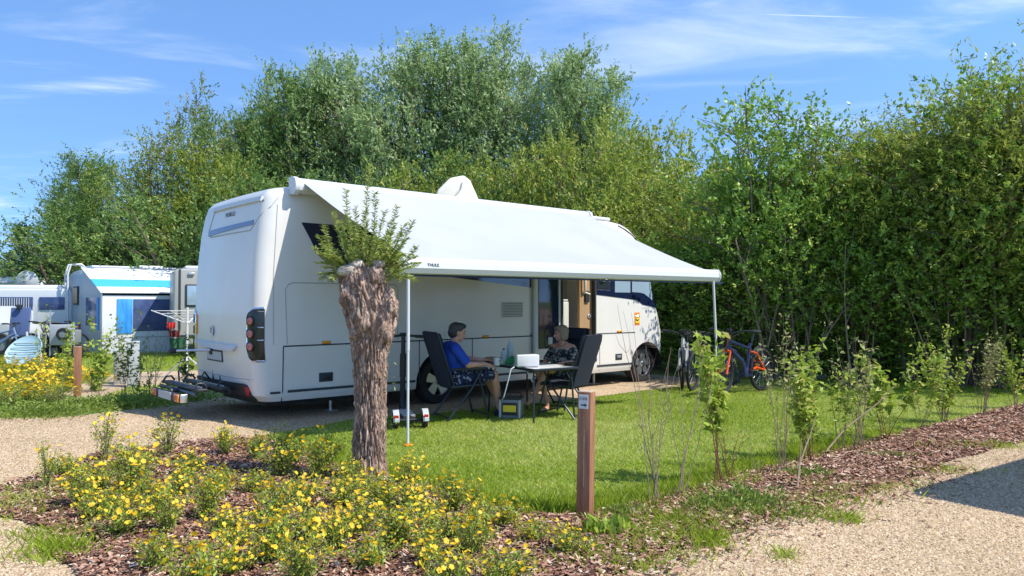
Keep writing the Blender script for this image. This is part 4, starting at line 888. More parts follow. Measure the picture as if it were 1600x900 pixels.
# ---------------------------------------------------------------- people
def blob(parts, name, mt, parent, vox=.008, sm=4, jit=0):
    """one continuous surface from overlapping tapered limbs and rounded volumes"""
    b = MB()
    for p in parts:
        if p[0] == 'c':       # tapered limb p0 r0 p1 r1
            _, a, ra, c, rb = p; a, c = Vector(a), Vector(c); d = c-a; k = 9
            b.sphere(a, ra, 7); b.sphere(c, rb, 7); b.tube([a.lerp(c, i/k) for i in range(k+1)], [ra+(rb-ra)*i/k for i in range(k+1)], 14)
        elif p[0] == 'e':
            _, c, r, eu = p if len(p) == 4 else (*p, (0, 0, 0)); s = MB(); s.sphere((0, 0, 0), r, 10); from mathutils import Euler
            m = Matrix.Translation(c) @ Euler(eu).to_matrix().to_4x4(); b.add([m @ Vector(v) for v in s.v], s.f)
    o = b.build(name, mt, parent)
    rm = o.modifiers.new('r', 'REMESH'); rm.mode = 'VOXEL'; rm.voxel_size = vox; rm.use_smooth_shade = True
    s_ = o.modifiers.new('s', 'SMOOTH'); s_.factor = .5; s_.iterations = sm
    applied(o); o.data.materials.clear(); o.data.materials.append(mt); o.data.polygons.foreach_set('material_index', [0]*len(o.data.polygons)); o.data.polygons.foreach_set('use_smooth', [True]*len(o.data.polygons)); return o
def hand(w, d, up, side, curl=.5, s=1.0):
    """palm, four unequal fingers, thumb. w wrist, d direction, up back of hand, side thumb side"""
    w, d, up = Vector(w), Vector(d).normalized(), Vector(up).normalized(); sd_ = d.cross(up).normalized()*side; up = sd_.cross(d)*side
    out = [('c', w, .025*s, w+d*.04*s, .022*s)]
    for k in (-1, 0, 1): out.append(('c', w+d*.03*s+sd_*.018*k*s, .016*s, w+d*.085*s+sd_*.023*k*s, .0135*s))
    for k, ln in ((1.5, .068), (.5, .078), (-.5, .074), (-1.5, .058)):
        a = w+d*.088*s+sd_*.0205*k*s; m = a+(d-up*curl*.5+sd_*.04*k).normalized()*ln*.5*s; e = m+(d*(1-curl*.6)-up*curl*1.3).normalized()*ln*.5*s
        out += [('c', a, .0098*s, m, .009*s), ('c', m, .009*s, e, .0075*s)]
    a = w+d*.03*s+sd_*.026*s; m = a+(d*.8+sd_*.8-up*.25).normalized()*.042*s; e = m+(d+sd_*.25-up*.3).normalized()*.034*s
    return out+[('c', a, .0135*s, m, .011*s), ('c', m, .011*s, e, .009*s)]
def head_parts(c, yaw, pit, s=1.0, hairy=False):
    from mathutils import Euler
    m = Matrix.Translation(c) @ Euler((0, pit, yaw)).to_matrix().to_4x4(); q = lambda x, y, z: m @ Vector((x*s, y*s, z*s)); e = (0, pit, yaw); S = lambda *r: tuple(x*s for x in r)
    P = [('e', q(-.012, 0, .018), S(.098, .077, .098), e), ('e', q(.022, 0, -.045), S(.066, .056, .066), e), ('e', q(.055, 0, -.088), S(.024, .030, .02), e),
         ('c', q(.090, 0, .0), .009*s, q(.107, 0, -.033), .0135*s), ('e', q(.098, .0, -.036), S(.014, .018, .010), e), ('e', q(.078, 0, .027), S(.020, .052, .012), e),
         ('e', q(.062, .036, -.03), S(.026, .022, .024), e), ('e', q(.062, -.036, -.03), S(.026, .022, .024), e), ('e', q(.082, 0, -.064), S(.012, .024, .011), e)]
    for y in (-1, 1): P += [('e', q(-.012, y*.078, -.005), S(.016, .009, .030), e), ('e', q(-.012, y*.085, .01), S(.014, .007, .016), e)]
    return P, q, e
def face(body, q, s, e):
    for y in (-1, 1):
        b = MB(); b.sphere(q(.0775, y*.030, .006), (.0085*s,)*3, 6); b.build('eye', M['eye'], body, smooth=True)
        b = MB(); b.tube([q(.083, y*.016, .030), q(.086, y*.032, .034), q(.077, y*.048, .028)], .0045*s, 5); b.build('eyebrow', M['hairm'], body)
    b = MB(); b.tube([q(.084, -.024, -.061), q(.093, -.008, -.063), q(.093, .008, -.063), q(.084, .024, -.061)], .005*s, 5); b.build('lips', M['lip'], body, smooth=True)
# the man, x forward, y left
man = thing('person', 'man in royal blue T-shirt and dark shorts sitting sideways in a black camping chair', 'person', (MC[0]+.045*MF[0], MC[1]+.045*MF[1], 0), math.atan2(MF[1], MF[0]))
hc = (-.10, 0, 1.115); HP, q, e = head_parts(hc, R(-8), R(10), 1.02)
hipz = .535; sh = .955
P = HP+[('c', (-.155, 0, .99), .056, (-.115, 0, 1.06), .054), ('c', (-.16, 0, .62), .15, (-.13, 0, .56), .155), ('e', (-.20, 0, .82), (.125, .175, .2), (0, 0, 0)), ('e', (-.13, 0, .68), (.15, .16, .15), (0, 0, 0)),
        ('c', (-.20, -.12, .93), .07, (-.195, -.185, .92), .06), ('c', (-.20, .12, .93), .07, (-.195, .185, .92), .06), ('c', (-.18, -.09, .95), .05, (-.15, 0, .99), .05), ('c', (-.18, .09, .95), .05, (-.15, 0, .99), .05)]
for s in (-1, 1):
    kn = (.36, s*.13, .56); an = ((.46, -.07, .13) if s < 0 else (.56, .10, .12))
    P += [('c', (-.10, s*.09, .545), .10, kn, .062), ('c', kn, .056, ((kn[0]*.6+an[0]*.4), s*.12, .39), .054), ('c', ((kn[0]*.6+an[0]*.4), s*.12, .39), .054, an, .036), ('c', an, .034, (an[0]+.02, an[1], .06), .036), ('c', (an[0]+.0, an[1], .045), .035, (an[0]+.15, an[1], .03), .028)]
Er, Wr = (-.06, -.275, .715), (.17, -.262, .715); El, Wl = (.08, .27, .76), (.33, .20, .735)
P += [('c', (-.195, -.195, .91), .056, Er, .044), ('c', Er, .042, Wr, .028), ('c', (-.195, .195, .91), .056, El, .044), ('c', El, .042, Wl, .028)]
P += hand(Wr, (1, .05, -.12), (0, -.25, 1), 1, .55)+hand(Wl, (1, -.25, -.05), (0, 0, 1), -1, .2)
body_m = blob(P, 'body', M['skin'], man, .0058, 3); face(body_m, q, 1.02, e)
S_ = [('c', (-.16, 0, .62), .170, (-.13, 0, .57), .172), ('e', (-.20, 0, .82), (.145, .195, .2), (0, 0, 0)), ('e', (-.13, 0, .68), (.172, .182, .155), (0, 0, 0)), ('c', (-.20, -.12, .925), .082, (-.197, -.185, .913), .075), ('c', (-.20, .12, .925), .082, (-.197, .185, .913), .075),
      ('c', (-.18, -.09, .945), .058, (-.165, 0, .962), .062), ('c', (-.18, .09, .945), .058, (-.165, 0, .962), .062)]
for s, E_ in ((-1, Er), (1, El)): a = Vector((-.195, s*.195, .91)); S_.append(('c', a, .07, a.lerp(Vector(E_), .78), .062))
blob(S_, 'shirt', M['blue'], man, .010, 3)
S_ = [('c', (-.14, -.06, .545), .15, (-.14, .06, .545), .15)]
for s in (-1, 1): S_.append(('c', (-.09, s*.09, .545), .118, (.30, s*.127, .558), .085))
blob(S_, 'shorts', M['shorts'], man, .010, 3)
hr = [('e', q(-.030, 0, .045), (.102, .090, .092), e), ('e', q(.025, 0, .092), (.072, .072, .042), e), ('e', q(-.055, 0, .0), (.078, .084, .085), e), ('e', q(.060, -.01, .098), (.035, .055, .028), e)]
blob(hr, 'hair', M['hairm'], man, .008, 2)
for s, an in ((-1, (.46, -.07)), (1, (.56, .10))):
    blob([('c', (an[0]-.03, an[1], .05), .045, (an[0]+.08, an[1], .042), .046), ('c', (an[0]+.08, an[1], .042), .046, (an[0]+.17, an[1], .036), .036)], 'shoe', M['shoe'], man, .009, 2)
# the woman
wo_ = thing('person', 'woman with short blond hair and floral off the shoulder dress, legs crossed, smiling', 'person', (WC[0], WC[1], 0), math.atan2(WF[1], WF[0]))
HP, q, e = head_parts((-.045, .0, 1.065), R(-38), R(4), .93)
P = HP+[('c', (-.10, 0, .90), .046, (-.065, 0, 1.0), .045), ('c', (-.10, 0, .60), .14, (-.06, 0, .55), .15), ('e', (-.125, 0, .78), (.115, .150, .18), (0, 0, 0)), ('e', (-.07, 0, .66), (.13, .15, .14), (0, 0, 0)),
        ('c', (-.12, -.10, .875), .055, (-.12, -.160, .865), .048), ('c', (-.12, .10, .875), .055, (-.12, .160, .865), .048), ('c', (-.11, -.07, .89), .042, (-.09, 0, .91), .045), ('c', (-.11, .07, .89), .042, (-.09, 0, .91), .045), ('e', (-.03, -.055, .79), (.07, .065, .07), (0, 0, 0)), ('e', (-.03, .055, .79), (.07, .065, .07), (0, 0, 0))]
kR, aR = (.36, -.10, .545), (.33, .02, .11); kL, aL = (.37, .04, .60), (.50, -.10, .20)
P += [('c', (-.05, -.09, .53), .095, kR, .058), ('c', kR, .053, (kR[0]*.55+aR[0]*.45, -.045, .37), .050), ('c', (kR[0]*.55+aR[0]*.45, -.045, .37), .050, aR, .031), ('c', aR, .03, (aR[0]+.0, aR[1], .05), .03), ('c', (aR[0], aR[1], .045), .030, (aR[0]+.13, aR[1]+.01, .028), .024)]
P += [('c', (-.05, .09, .545), .095, kL, .060), ('c', kL, .054, (.41, -.01, .44), .052), ('c', (.41, -.01, .44), .052, aL, .032), ('c', aL, .030, (aL[0]+.10, aL[1]-.02, .12), .026), ('e', (aL[0]-.01, aL[1], .185), (.035, .028, .035), (0, 0, 0))]
Er, Wr = (-.02, -.235, .67), (.18, -.14, .655); El, Wl = (-.02, .235, .67), (.18, .13, .655)
P += [('c', (-.12, -.165, .855), .046, Er, .038), ('c', Er, .036, Wr, .024), ('c', (-.12, .165, .855), .046, El, .038), ('c', El, .036, Wl, .024)]
P += hand(Wr, (1, .5, -.25), (0, 0, 1), -1, .5, .9)+hand(Wl, (1, -.5, -.25), (0, 0, 1), 1, .5, .9)
body_w = blob(P, 'body', M['skin'], wo_, .0058, 3); face(body_w, q, .93, e)
S_ = [('c', (-.10, 0, .60), .155, (-.06, 0, .55), .165), ('e', (-.125, 0, .755), (.135, .172, .135), (0, 0, 0)), ('e', (-.07, 0, .66), (.15, .165, .14), (0, 0, 0)), ('e', (-.025, -.055, .785), (.085, .075, .075), (0, 0, 0)), ('e', (-.025, .055, .785), (.085, .075, .075), (0, 0, 0))]
for s, E_ in ((-1, Er), (1, El)): a = Vector((-.12, s*.17, .84)); S_ += [('c', a.lerp(Vector(E_), .05), .060, a.lerp(Vector(E_), .80), .062)]
S_ += [('c', (-.05, -.09, .535), .115, (.19, -.095, .545), .090), ('c', (-.05, .09, .55), .115, (.20, .06, .585), .090), ('c', (.15, -.05, .50), .07, (.15, .06, .52), .07)]
blob(S_, 'dress', M['floral'], wo_, .010, 3)
hr = [('e', q(-.030, 0, .040), (.098, .090, .094), e), ('e', q(.020, .02, .088), (.070, .074, .038), e), ('e', q(-.045, 0, -.03), (.072, .088, .085), e), ('e', q(-.010, .072, -.035), (.045, .022, .070), e), ('e', q(-.010, -.072, -.035), (.045, .022, .070), e), ('e', q(.045, -.045, .075), (.035, .040, .032), e)]
blob(hr, 'hair', M['hairw'], wo_, .008, 2)
blob([('c', (aR[0]-.02, aR[1], .018), .024, (aR[0]+.15, aR[1]+.01, .014), .026)], 'sandal', M['sandal'], wo_, .008, 2)
b = MB(); b.tube([Vector((-.055+.062*math.cos(a), .075*math.sin(a), .925-.035*math.cos(a))) for a in [x*.35-3.1 for x in range(19)]], .0045, 5); b.build('necklace', M['lip'], wo_, smooth=True)

# ---------------------------------------------------------------- scooter
sx0, sx1 = np.array([-1.22, 9.0]), np.array([-1.43, 9.78]); dv = sx1-sx0; SC = thing('kick_scooter', 'black electric scooter with two rear wheels standing on the grass by the awning pole', 'scooter', (sx0[0], sx0[1], 0), math.atan2(dv[1], dv[0]))
def small_wheel(parent, loc, r, w, mt=M['tyre']):
    T = MB(); T.lathe([(r*.55, -w/2), (r*.9, -w/2), (r, -w*.25), (r, w*.25), (r*.9, w/2), (r*.55, w/2)], 'y', (0, 0, 0), 28); o = T.build('wheel', mt, parent, smooth=True); o.location = loc
    T = MB(); T.lathe([(0, -w*.4), (r*.56, -w*.35), (r*.56, w*.35), (0, w*.4)], 'y', (0, 0, 0), 20); T.build('hub', M['grey'], o, smooth=True); return o
Ld = float(np.linalg.norm(dv))
for y in (-.175, .175):
    w_ = small_wheel(SC, (0, y, .105), .105, .055)
    pts = [(.0+.125*math.cos(R(a)), y, .105+.125*math.sin(R(a))) for a in range(40, 200, 16)]; T = MB()
    for (a, c) in zip(pts[:-1], pts[1:]): T.add([(a[0], y-.035, a[2]), (a[0], y+.035, a[2]), (c[0], y+.035, c[2]), (c[0], y-.035, c[2]), (a[0]*1.05, y-.035, a[2]+.006), (a[0]*1.05, y+.035, a[2]+.006), (c[0]*1.05, y+.035, c[2]+.006), (c[0]*1.05, y-.035, c[2]+.006)], [(0, 1, 2, 3), (7, 6, 5, 4), (0, 3, 7, 4), (1, 5, 6, 2)])
    fd = T.build('mudguard', M['lgrey'], SC, smooth=True)
    T = MB(); T.box((-.128, y, .165), (.012, .05, .035), bev=.004); T.build('reflector', M['red'], fd); T = MB(); T.box((-.134, y, .125), (.010, .045, .045), bev=.004); T.build('reflector', M['white2'], fd)
T = MB(); T.box((.38, 0, .115), (.62, .17, .045), bev=.015); T.tube([(0, -.175, .105), (0, .175, .105)], .018, 8); T.tube([(0, 0, .105), (.1, 0, .115)], .04, 8); T.build('deck', M['black'], SC, smooth=True)
T = MB(); T.box((.38, 0, .142), (.56, .15, .012), bev=.003); T.build('grip_mat', M['lgrey'], SC)
small_wheel(SC, (Ld+.02, 0, .11), .11, .055)
T = MB(); T.tube([(.66, 0, .13), (Ld-.02, 0, .28)], .03, 8); T.tube([(Ld+.02, 0, .12), (Ld-.03, 0, .32), (Ld-.10, 0, 1.07)], [.026, .036, .026], 10); T.tube([(Ld-.055, 0, .55), (Ld-.085, 0, .85)], .042, 10); T.build('stem', M['black'], SC, smooth=True)
T = MB(); T.tube([(Ld-.14, -.24, 1.07), (Ld-.10, 0, 1.09), (Ld-.14, .24, 1.07)], .016, 8); T.tube([(Ld-.145, -.25, 1.07), (Ld-.135, -.15, 1.075)], .021, 8); T.tube([(Ld-.145, .25, 1.07), (Ld-.135, .15, 1.075)], .021, 8); T.box((Ld-.12, 0, 1.11), (.07, .10, .025), bev=.008); T.build('handlebar', M['black'], SC, smooth=True)
T = MB(); T.tube([(Ld-.13, .12, 1.08), (Ld-.05, .16, 1.14)], .008, 6); T.build('brake_lever', M['black'], SC)

# ---------------------------------------------------------------- bicycles
def bicycle(name, label, p, ang, fm, acc, steer=0, r=.345, group='bicycles parked at the thicket', guard=True, loc=True, scale=1):
    """x forward, rear axle at x=0, front axle at x=1.12"""
    T = thing(name, label, 'bicycle', (p[0], p[1], 0), ang, group); T.scale = (scale,)*3; wb = 1.12
    def wheel(x, par, lx=0):
        W = MB()
        k = 36; rt = .026
        W.v += []
        ring_ = [(x+(r-rt)*math.cos(2*math.pi*i/k), 0, r+(r-rt)*math.sin(2*math.pi*i/k)) for i in range(k+1)]; W.tube(ring_, rt, 8, cap=False)
        o = W.build('wheel', M['tyre'], par, smooth=True)
        W = MB(); W.tube([(x+(r-.06)*math.cos(2*math.pi*i/k), 0, r+(r-.06)*math.sin(2*math.pi*i/k)) for i in range(k+1)], .012, 6, cap=False); W.build('rim', M['frame'], o, smooth=True)
        W = MB()
        for i in range(14): a = 2*math.pi*i/14; W.tube([(x, .02*(-1)**i, r), (x+(r-.07)*math.cos(a), 0, r+(r-.07)*math.sin(a))], .0022, 4)
        W.build('spokes', M['alu'], o); W = MB(); W.tube([(x, -.05, r), (x, .05, r)], .025, 10); W.lathe([(.02, .04), (.085, .04), (.085, .044), (.02, .044)], 'y', (x, 0, r), 20); W.build('hub', M['frame'], o, smooth=True)
        return o
    wheel(0, T)
    bb = (.44, 0, .33)
    F = MB(); F.tube([(.34, 0, .78), bb], .024, 8); F.tube([(.95, 0, .74), (.60, 0, .52), (.50, 0, .36)], [.032, .045, .05], 10); F.tube([(.93, 0, .84), (.36, 0, .70)], .024, 8); F.tube([(.97, 0, .72), (.92, 0, .88)], .030, 10); F.box((.46, 0, .33), (.20, .10, .15), bev=.03)
    F.build('frame', fm, T, smooth=True)
    F = MB()
    for s in (-1, 1): F.tube([(0, s*.06, r), (.26, s*.06, .40), (.42, s*.05, .36)], .018, 8); F.tube([(0, s*.06, r), (.22, s*.05, .62), (.36, s*.02, .66)], .014, 8)
    F.build('swingarm', acc, T, smooth=True)
    F = MB(); F.tube([(.30, 0, .74), (.24, 0, .93)], .014, 8); F.build('seat_post', M['frame'], T); F = MB(); F.sphere((.14, 0, .96), (.10, .075, .03), 7); F.sphere((.26, 0, .96), (.12, .03, .026), 7); F.build('saddle', M['black'], T, smooth=True)
    F = MB(); F.lathe([(0, -.006), (.085, -.006), (.085, .006), (0, .006)], 'y', (.44, -.07, .33), 20); F.tube([(.44, -.09, .33), (.52, -.09, .18)], .012, 6); F.tube([(.44, .09, .33), (.36, .09, .48)], .012, 6); F.box((.52, -.13, .17), (.09, .08, .02)); F.box((.36, .13, .49), (.09, .08, .02)); F.build('crank', M['frame'], T)
    # steered front end
    st = bpy.data.objects.new('front_pivot', bpy.data.meshes.new('fork')); bpy.data.objects.remove(st)
    FO = MB()
    for s in (-1, 1): FO.tube([(wb, s*.055, r), (1.0, s*.055, .68)], [.022, .018], 8)
    FO.tube([(1.0, -.06, .68), (1.0, .06, .68)], .024, 8); FO.tube([(.99, 0, .68), (.92, 0, .93)], .02, 8)
    fk = FO.build('fork', acc, T, smooth=True)
    wheel(wb, fk)
    FO = MB(); FO.tube([(.88, -.36, 1.0), (.90, -.18, 1.0), (.95, -.05, .95), (.95, .05, .95), (.90, .18, 1.0), (.88, .36, 1.0)], .014, 8); FO.tube([(.865, -.37, 1.0), (.89, -.24, 1.0)], .020, 8); FO.tube([(.865, .37, 1.0), (.89, .24, 1.0)], .020, 8); FO.box((.94, 0, 1.0), (.05, .08, .05), bev=.01); FO.tube([(.92, 0, .90), (.95, 0, .96)], .02, 8); FO.build('handlebar', M['black'], fk, smooth=True)
    FO = MB(); FO.tube([(.89, -.2, 1.0), (1.03, -.12, .93), (1.02, -.04, .78)], .005, 5); FO.tube([(.89, .2, 1.0), (1.05, .1, .90), (1.0, .04, .74)], .005, 5); FO.tube([(.88, -.3, .99), (.96, -.22, .97)], .007, 5); FO.build('brake_cables', M['black'], fk)
    if guard:
        for x, par, a0, a1 in ((0, T, 30, 160), (wb, fk, 20, 130)):
            G_ = MB(); G_.tube([(x+(r+.04)*math.cos(R(a)), 0, r+(r+.04)*math.sin(R(a))) for a in range(a0, a1, 10)], .018, 6); G_.build('mudguard', M['frame'], par, smooth=True)
    if steer:   # turn fork, wheel and bars about the steering axis
        ax = Vector((-.22, 0, 1)).normalized(); pv = Vector((.97, 0, .72)); m = Matrix.Translation(pv) @ Matrix.Rotation(steer, 4, ax) @ Matrix.Translation(-pv)
        for o in [fk]+list(fk.children_recursive): o.data.transform(m)
    return T
M['forange'] = mat('orange_frame_paint', (.75, .09, .012), .3, coat=.4)
rw = np.array(G(1190, 611)); fw = np.array(G(1146, 619)); a_ = math.atan2(*(fw-rw)[::-1])
bicycle('bicycle', 'black and orange mountain bike nearest the lawn with its front wheel turned', rw+np.array([.0, 0]), math.atan2(-.67, -.76), M['navyp'], M['forange'], steer=R(8), scale=1.06)
bicycle('bicycle', 'black mountain bike behind the orange one, handlebar against the thicket', (3.95, 13.55), math.atan2(-.70, -.85), M['frame'], M['frame'], steer=R(20))
bicycle('bicycle', 'bicycle with light grey frame nearest the motorhome cab', (3.35, 14.15), math.atan2(-.95, -.35), M['lgrey'], M['lgrey'], steer=R(10))
# ---------------------------------------------------------------- pollard willow in the bed
bt = M['bark'].node_tree; bb_ = bt.nodes['Principled BSDF']
tcb = bt.nodes.new('ShaderNodeTexCoord'); nb = bt.nodes.new('ShaderNodeTexNoise'); nb.inputs['Scale'].default_value = 5; nb.inputs['Detail'].default_value = 4; bt.links.new(tcb.outputs['Object'], nb.inputs['Vector'])
sb = bt.nodes.new('ShaderNodeVectorMath'); sb.operation = 'SCALE'; sb.inputs['Scale'].default_value = .22; bt.links.new(nb.outputs['Color'], sb.inputs[0])
ab = bt.nodes.new('ShaderNodeVectorMath'); bt.links.new(tcb.outputs['Object'], ab.inputs[0]); bt.links.new(sb.outputs[0], ab.inputs[1])
mb_ = bt.nodes.new('ShaderNodeMapping'); mb_.inputs['Scale'].default_value = (24, 24, 2.6); bt.links.new(ab.outputs[0], mb_.inputs[0])
vb = bt.nodes.new('ShaderNodeTexVoronoi'); vb.feature = 'DISTANCE_TO_EDGE'; vb.inputs['Scale'].default_value = 1; bt.links.new(mb_.outputs[0], vb.inputs['Vector'])
rb_ = bt.nodes.new('ShaderNodeMapRange'); rb_.inputs['From Min'].default_value = .02; rb_.inputs['From Max'].default_value = .16; rb_.inputs['To Min'].default_value = .48; rb_.inputs['To Max'].default_value = 1.0; bt.links.new(vb.outputs['Distance'], rb_.inputs['Value'])
mcol = bt.nodes.new('ShaderNodeVectorMath'); mcol.operation = 'SCALE'; bt.links.new(bb_.inputs['Base Color'].links[0].from_socket, mcol.inputs[0]); bt.links.new(rb_.outputs[0], mcol.inputs['Scale']); bt.links.new(mcol.outputs[0], bb_.inputs['Base Color'])
b2_ = bt.nodes.new('ShaderNodeBump'); b2_.inputs['Strength'].default_value = .6; b2_.inputs['Distance'].default_value = .02; bt.links.new(rb_.outputs[0], b2_.inputs['Height']); bt.links.new(bb_.inputs['Normal'].links[0].from_socket, b2_.inputs['Normal']); bt.links.new(b2_.outputs[0], bb_.inputs['Normal'])
tb = G(577, 752); PW = thing('pollard_willow', 'knobbly pollard willow with young shoots standing in the bark bed', 'tree', (tb[0], tb[1], 0))
YT = tb[1]; pm = 1170/YT
prof = [(758, 543, 612), (745, 547, 607), (720, 549, 606), (700, 550, 605), (670, 552, 605), (640, 553, 606), (600, 553, 607), (575, 551, 607), (555, 549, 608), (540, 547, 611), (525, 545, 616), (510, 541, 620), (495, 537, 622), (480, 534, 621), (465, 531, 617), (450, 529, 610), (438, 528, 604), (428, 530, 600), (420, 535, 597), (414, 543, 591), (411, 553, 582)]
zz = [1.5-(y-474)/pm for y, a, b in prof]; cxs = [((a+b)/2-800)/pm-tb[0] for y, a, b in prof]; rs = [(b-a)/2/pm for y, a, b in prof]
zz[0] = -.03
b = MB(); NA, NZ = 220, 300; rows = []
for i in range(NZ+1):
    z = zz[0]+(zz[-1]-zz[0])*i/NZ; cx_ = np.interp(z, zz, cxs); r = np.interp(z, zz, rs); row = []
    for j in range(NA):
        a = 2*math.pi*j/NA; tw = a+.12*math.sin(z*2.3)+z*.10; ca, sa = math.cos(tw), math.sin(tw)
        w = mnoise.noise(Vector((ca*1.3, sa*1.3, z*4.0)))*.35
        f = mnoise.noise(Vector((ca*5.2+w*2, sa*5.2+w*2, z*2.6+5))); g = mnoise.noise(Vector((ca*12, sa*12, z*11)))
        f2 = mnoise.noise(Vector((ca*7.5+w*2, sa*7.5, z*3.2+15)))
        ridge = (1-min(1, abs(f)*4.5))*.7+(1-min(1, abs(f2)*4.2))*.55
        d = -.020*ridge+.010*g+.008*mnoise.noise(Vector((ca*22, sa*22, z*22)))
        hz = max(0, min(1, (z-1.05)/.35)); burl = (mnoise.noise(Vector((ca*1.8, sa*1.8, z*5+3)))*.05 - .012 + abs(mnoise.noise(Vector((ca*3.2, sa*3.2, z*9))))*.05)*hz
        flare = .035*max(0, 1-z/.22)*(.6+.8*abs(math.cos(a*2.5+.6)))
        rr = r*(.93+.035*hz)+d*1.45+burl*.8+flare*.5; row.append((cx_+rr*math.cos(a), rr*.98*math.sin(a), z+.010*g*hz))
    rows += row
b.v = rows; b.f = [(i*NA+j, i*NA+(j+1) % NA, (i+1)*NA+(j+1) % NA, (i+1)*NA+j) for i in range(NZ) for j in range(NA)]+[tuple(NZ*NA+j for j in range(NA))]; b.m = [0]*len(b.f)
trunk = b.build('trunk', M['bark'], PW, smooth=True, fix=False, sharp=0)
def tp(px, py, dy=0): return Vector(((px-800)/1170*(YT+dy)-tb[0], dy, 1.5-(py-474)/1170*(YT+dy)))
def knob(name, c, r, mt, seed):
    k = MB(); k.sphere((0, 0, 0), (1, 1, 1), 16); vs = []
    for v in k.v:
        v = Vector(v); n_ = 1+.30*mnoise.noise(v*1.9+Vector((seed, 0, 0)))+.14*mnoise.noise(v*5+Vector((seed, 3, 0))); vs.append(Vector(c)+Vector((v.x*r[0], v.y*r[1], v.z*r[2]))*n_)
    k.v = [tuple(v) for v in vs]; return k.build(name, mt, PW, smooth=True, sharp=0)
knob('burl', tp(612, 482, -.06), (.055, .08, .085), M['bark'], 1); knob('burl', tp(543, 462, -.12), (.065, .07, .10), M['bark'], 2); knob('burl', tp(586, 430, -.13), (.075, .06, .08), M['bark'], 3); knob('burl', tp(570, 500, -.17), (.06, .05, .10), M['bark'], 6); knob('burl', tp(604, 520, -.10), (.045, .05, .09), M['bark'], 9); knob('burl', tp(555, 520, -.13), (.05, .05, .07), M['bark'], 10)
knob('cut_stub', tp(546, 424, -.13), (.095, .06, .050), M['cutwood'], 4).rotation_euler = (0, 0, 0); knob('cut_stub', tp(558, 414, -.08), (.055, .07, .05), M['cutwood'], 5); knob('cut_stub', tp(592, 413, -.10), (.05, .06, .038), M['cutwood'], 8)
g = random.Random(12); sh_ = MB(); lc, lt = [], []
targets = [(g.uniform(492, 652), g.uniform(362, 442)) for _ in range(30)]+[(540, 297), (577, 258), (505, 352), (490, 385), (520, 330), (555, 322), (600, 330), (620, 322), (632, 350), (650, 385), (645, 345), (560, 350), (585, 300), (610, 360), (505, 385), (630, 395), (655, 410), (495, 410), (525, 390), (570, 330), (600, 385), (615, 405), (640, 430), (535, 360), (515, 440), (585, 350), (550, 385), (622, 425), (605, 395), (635, 372), (530, 345), (498, 368), (570, 370), (590, 372), (612, 345), (545, 338), (512, 400), (525, 415), (650, 400), (628, 440)]
for i, (tx, ty) in enumerate(targets):
    bx_, by_ = 540+62*min(1, max(0, (tx-500)/150))+g.uniform(-6, 6), 420+g.uniform(-4, 14)
    a = tp(bx_, by_, g.uniform(-.12, .12)); e = tp(tx, ty, g.uniform(-.35, .35)); m = a.lerp(e, .5)+Vector(((e.x-a.x)*.18, 0, .0))+Vector((g.uniform(-.03, .03), g.uniform(-.05, .05), .03))
    P = [a*(1-t)**2+m*2*t*(1-t)+e*t*t for t in lin(0, 1, 8)]; sh_.tube(P, [.0055-.0045*k/7 for k in range(8)], 5, cap=False)
    ln = (e-a).length; nl = int(ln*260)
    for q in range(nl):
        t = .12+.88*((q+g.random())/nl); p = a*(1-t)**2+m*2*t*(1-t)+e*t*t; d = ((m-a)*(1-t)+(e-m)*t).normalized(); az = g.random()*6.28
        o_ = Vector((math.cos(az), math.sin(az), g.uniform(-.5, .5))); L_ = g.uniform(.03, .05); dd = (d*.55+o_*.9+Vector((0, 0, -.1))).normalized(); lc.append(p+dd*L_*.5); lt.append(dd)
for tx, ty, n_ in ((606, 560, 5), (612, 600, 4), (540, 500, 6), (608, 655, 3)):
    for k in range(n_): p = tp(tx, ty, -.08)+Vector((g.uniform(-.02, .08), g.uniform(-.04, .02), g.uniform(-.06, .06))); lc.append(p); lt.append(Vector((g.uniform(-.3, 1), g.uniform(-1, .3), g.uniform(-.4, .6))))
sh_.build('shoots', M['shoot'], PW, fix=False)
leaves('leaves', np.array(lc), np.array(lt), .046, .20, M['lf_shoot'], PW)

# ---------------------------------------------------------------- number post
pp = G(915, 810); PO = thing('marker_post', 'reddish brown wooden post with a small white number plaque, nearest the camera', 'post', (pp[0], pp[1]+.04, 0), R(-26)); PO.rotation_euler = (0, R(.9), R(-26))
b = MB(); b.box((0, 0, .43), (.098, .098, .90), bev=.004); b.build('post', M['post'], PO, smooth=True)
b = MB(); b.box((0, 0, .8815), (.094, .094, .004)); b.build('post_top', M['postend'], PO)
b = MB(); b.box((.004, -.0495, .42), (.006, .003, .40)); b.build('weather_crack', M['postend'], PO)
b = MB(); b.box((-.004, -.0515, .812), (.070, .005, .098), bev=.003); pq = b.build('plaque', mat('plaque_white', (.50, .54, .56), .4), PO)
text('plaque_number', 'A 078', .025, M['frame'], pq, (-.004, -.0545, .833), (R(90), 0, 0)); 
b = MB(); b.add([(-.022, -.0546, .795), (.006, -.0546, .795), (.006, -.0546, .803), (.024, -.0546, .790), (.006, -.0546, .777), (.006, -.0546, .785), (-.022, -.0546, .785)], [(6, 5, 4, 3, 2, 1, 0)]); b.build('plaque_arrow', M['frame'], pq, fix=False)
q2 = G(121, 621); P2 = thing('marker_post', 'brown wooden post among the saplings on the far side of the gravel', 'post', (q2[0], q2[1], 0), R(20)); b = MB(); b.box((0, 0, .40), (.098, .098, .82), bev=.004); b.build('post', M['post'], P2, smooth=True); b = MB(); b.box((0, 0, .8115), (.094, .094, .004)); b.build('post_top', M['postend'], P2)

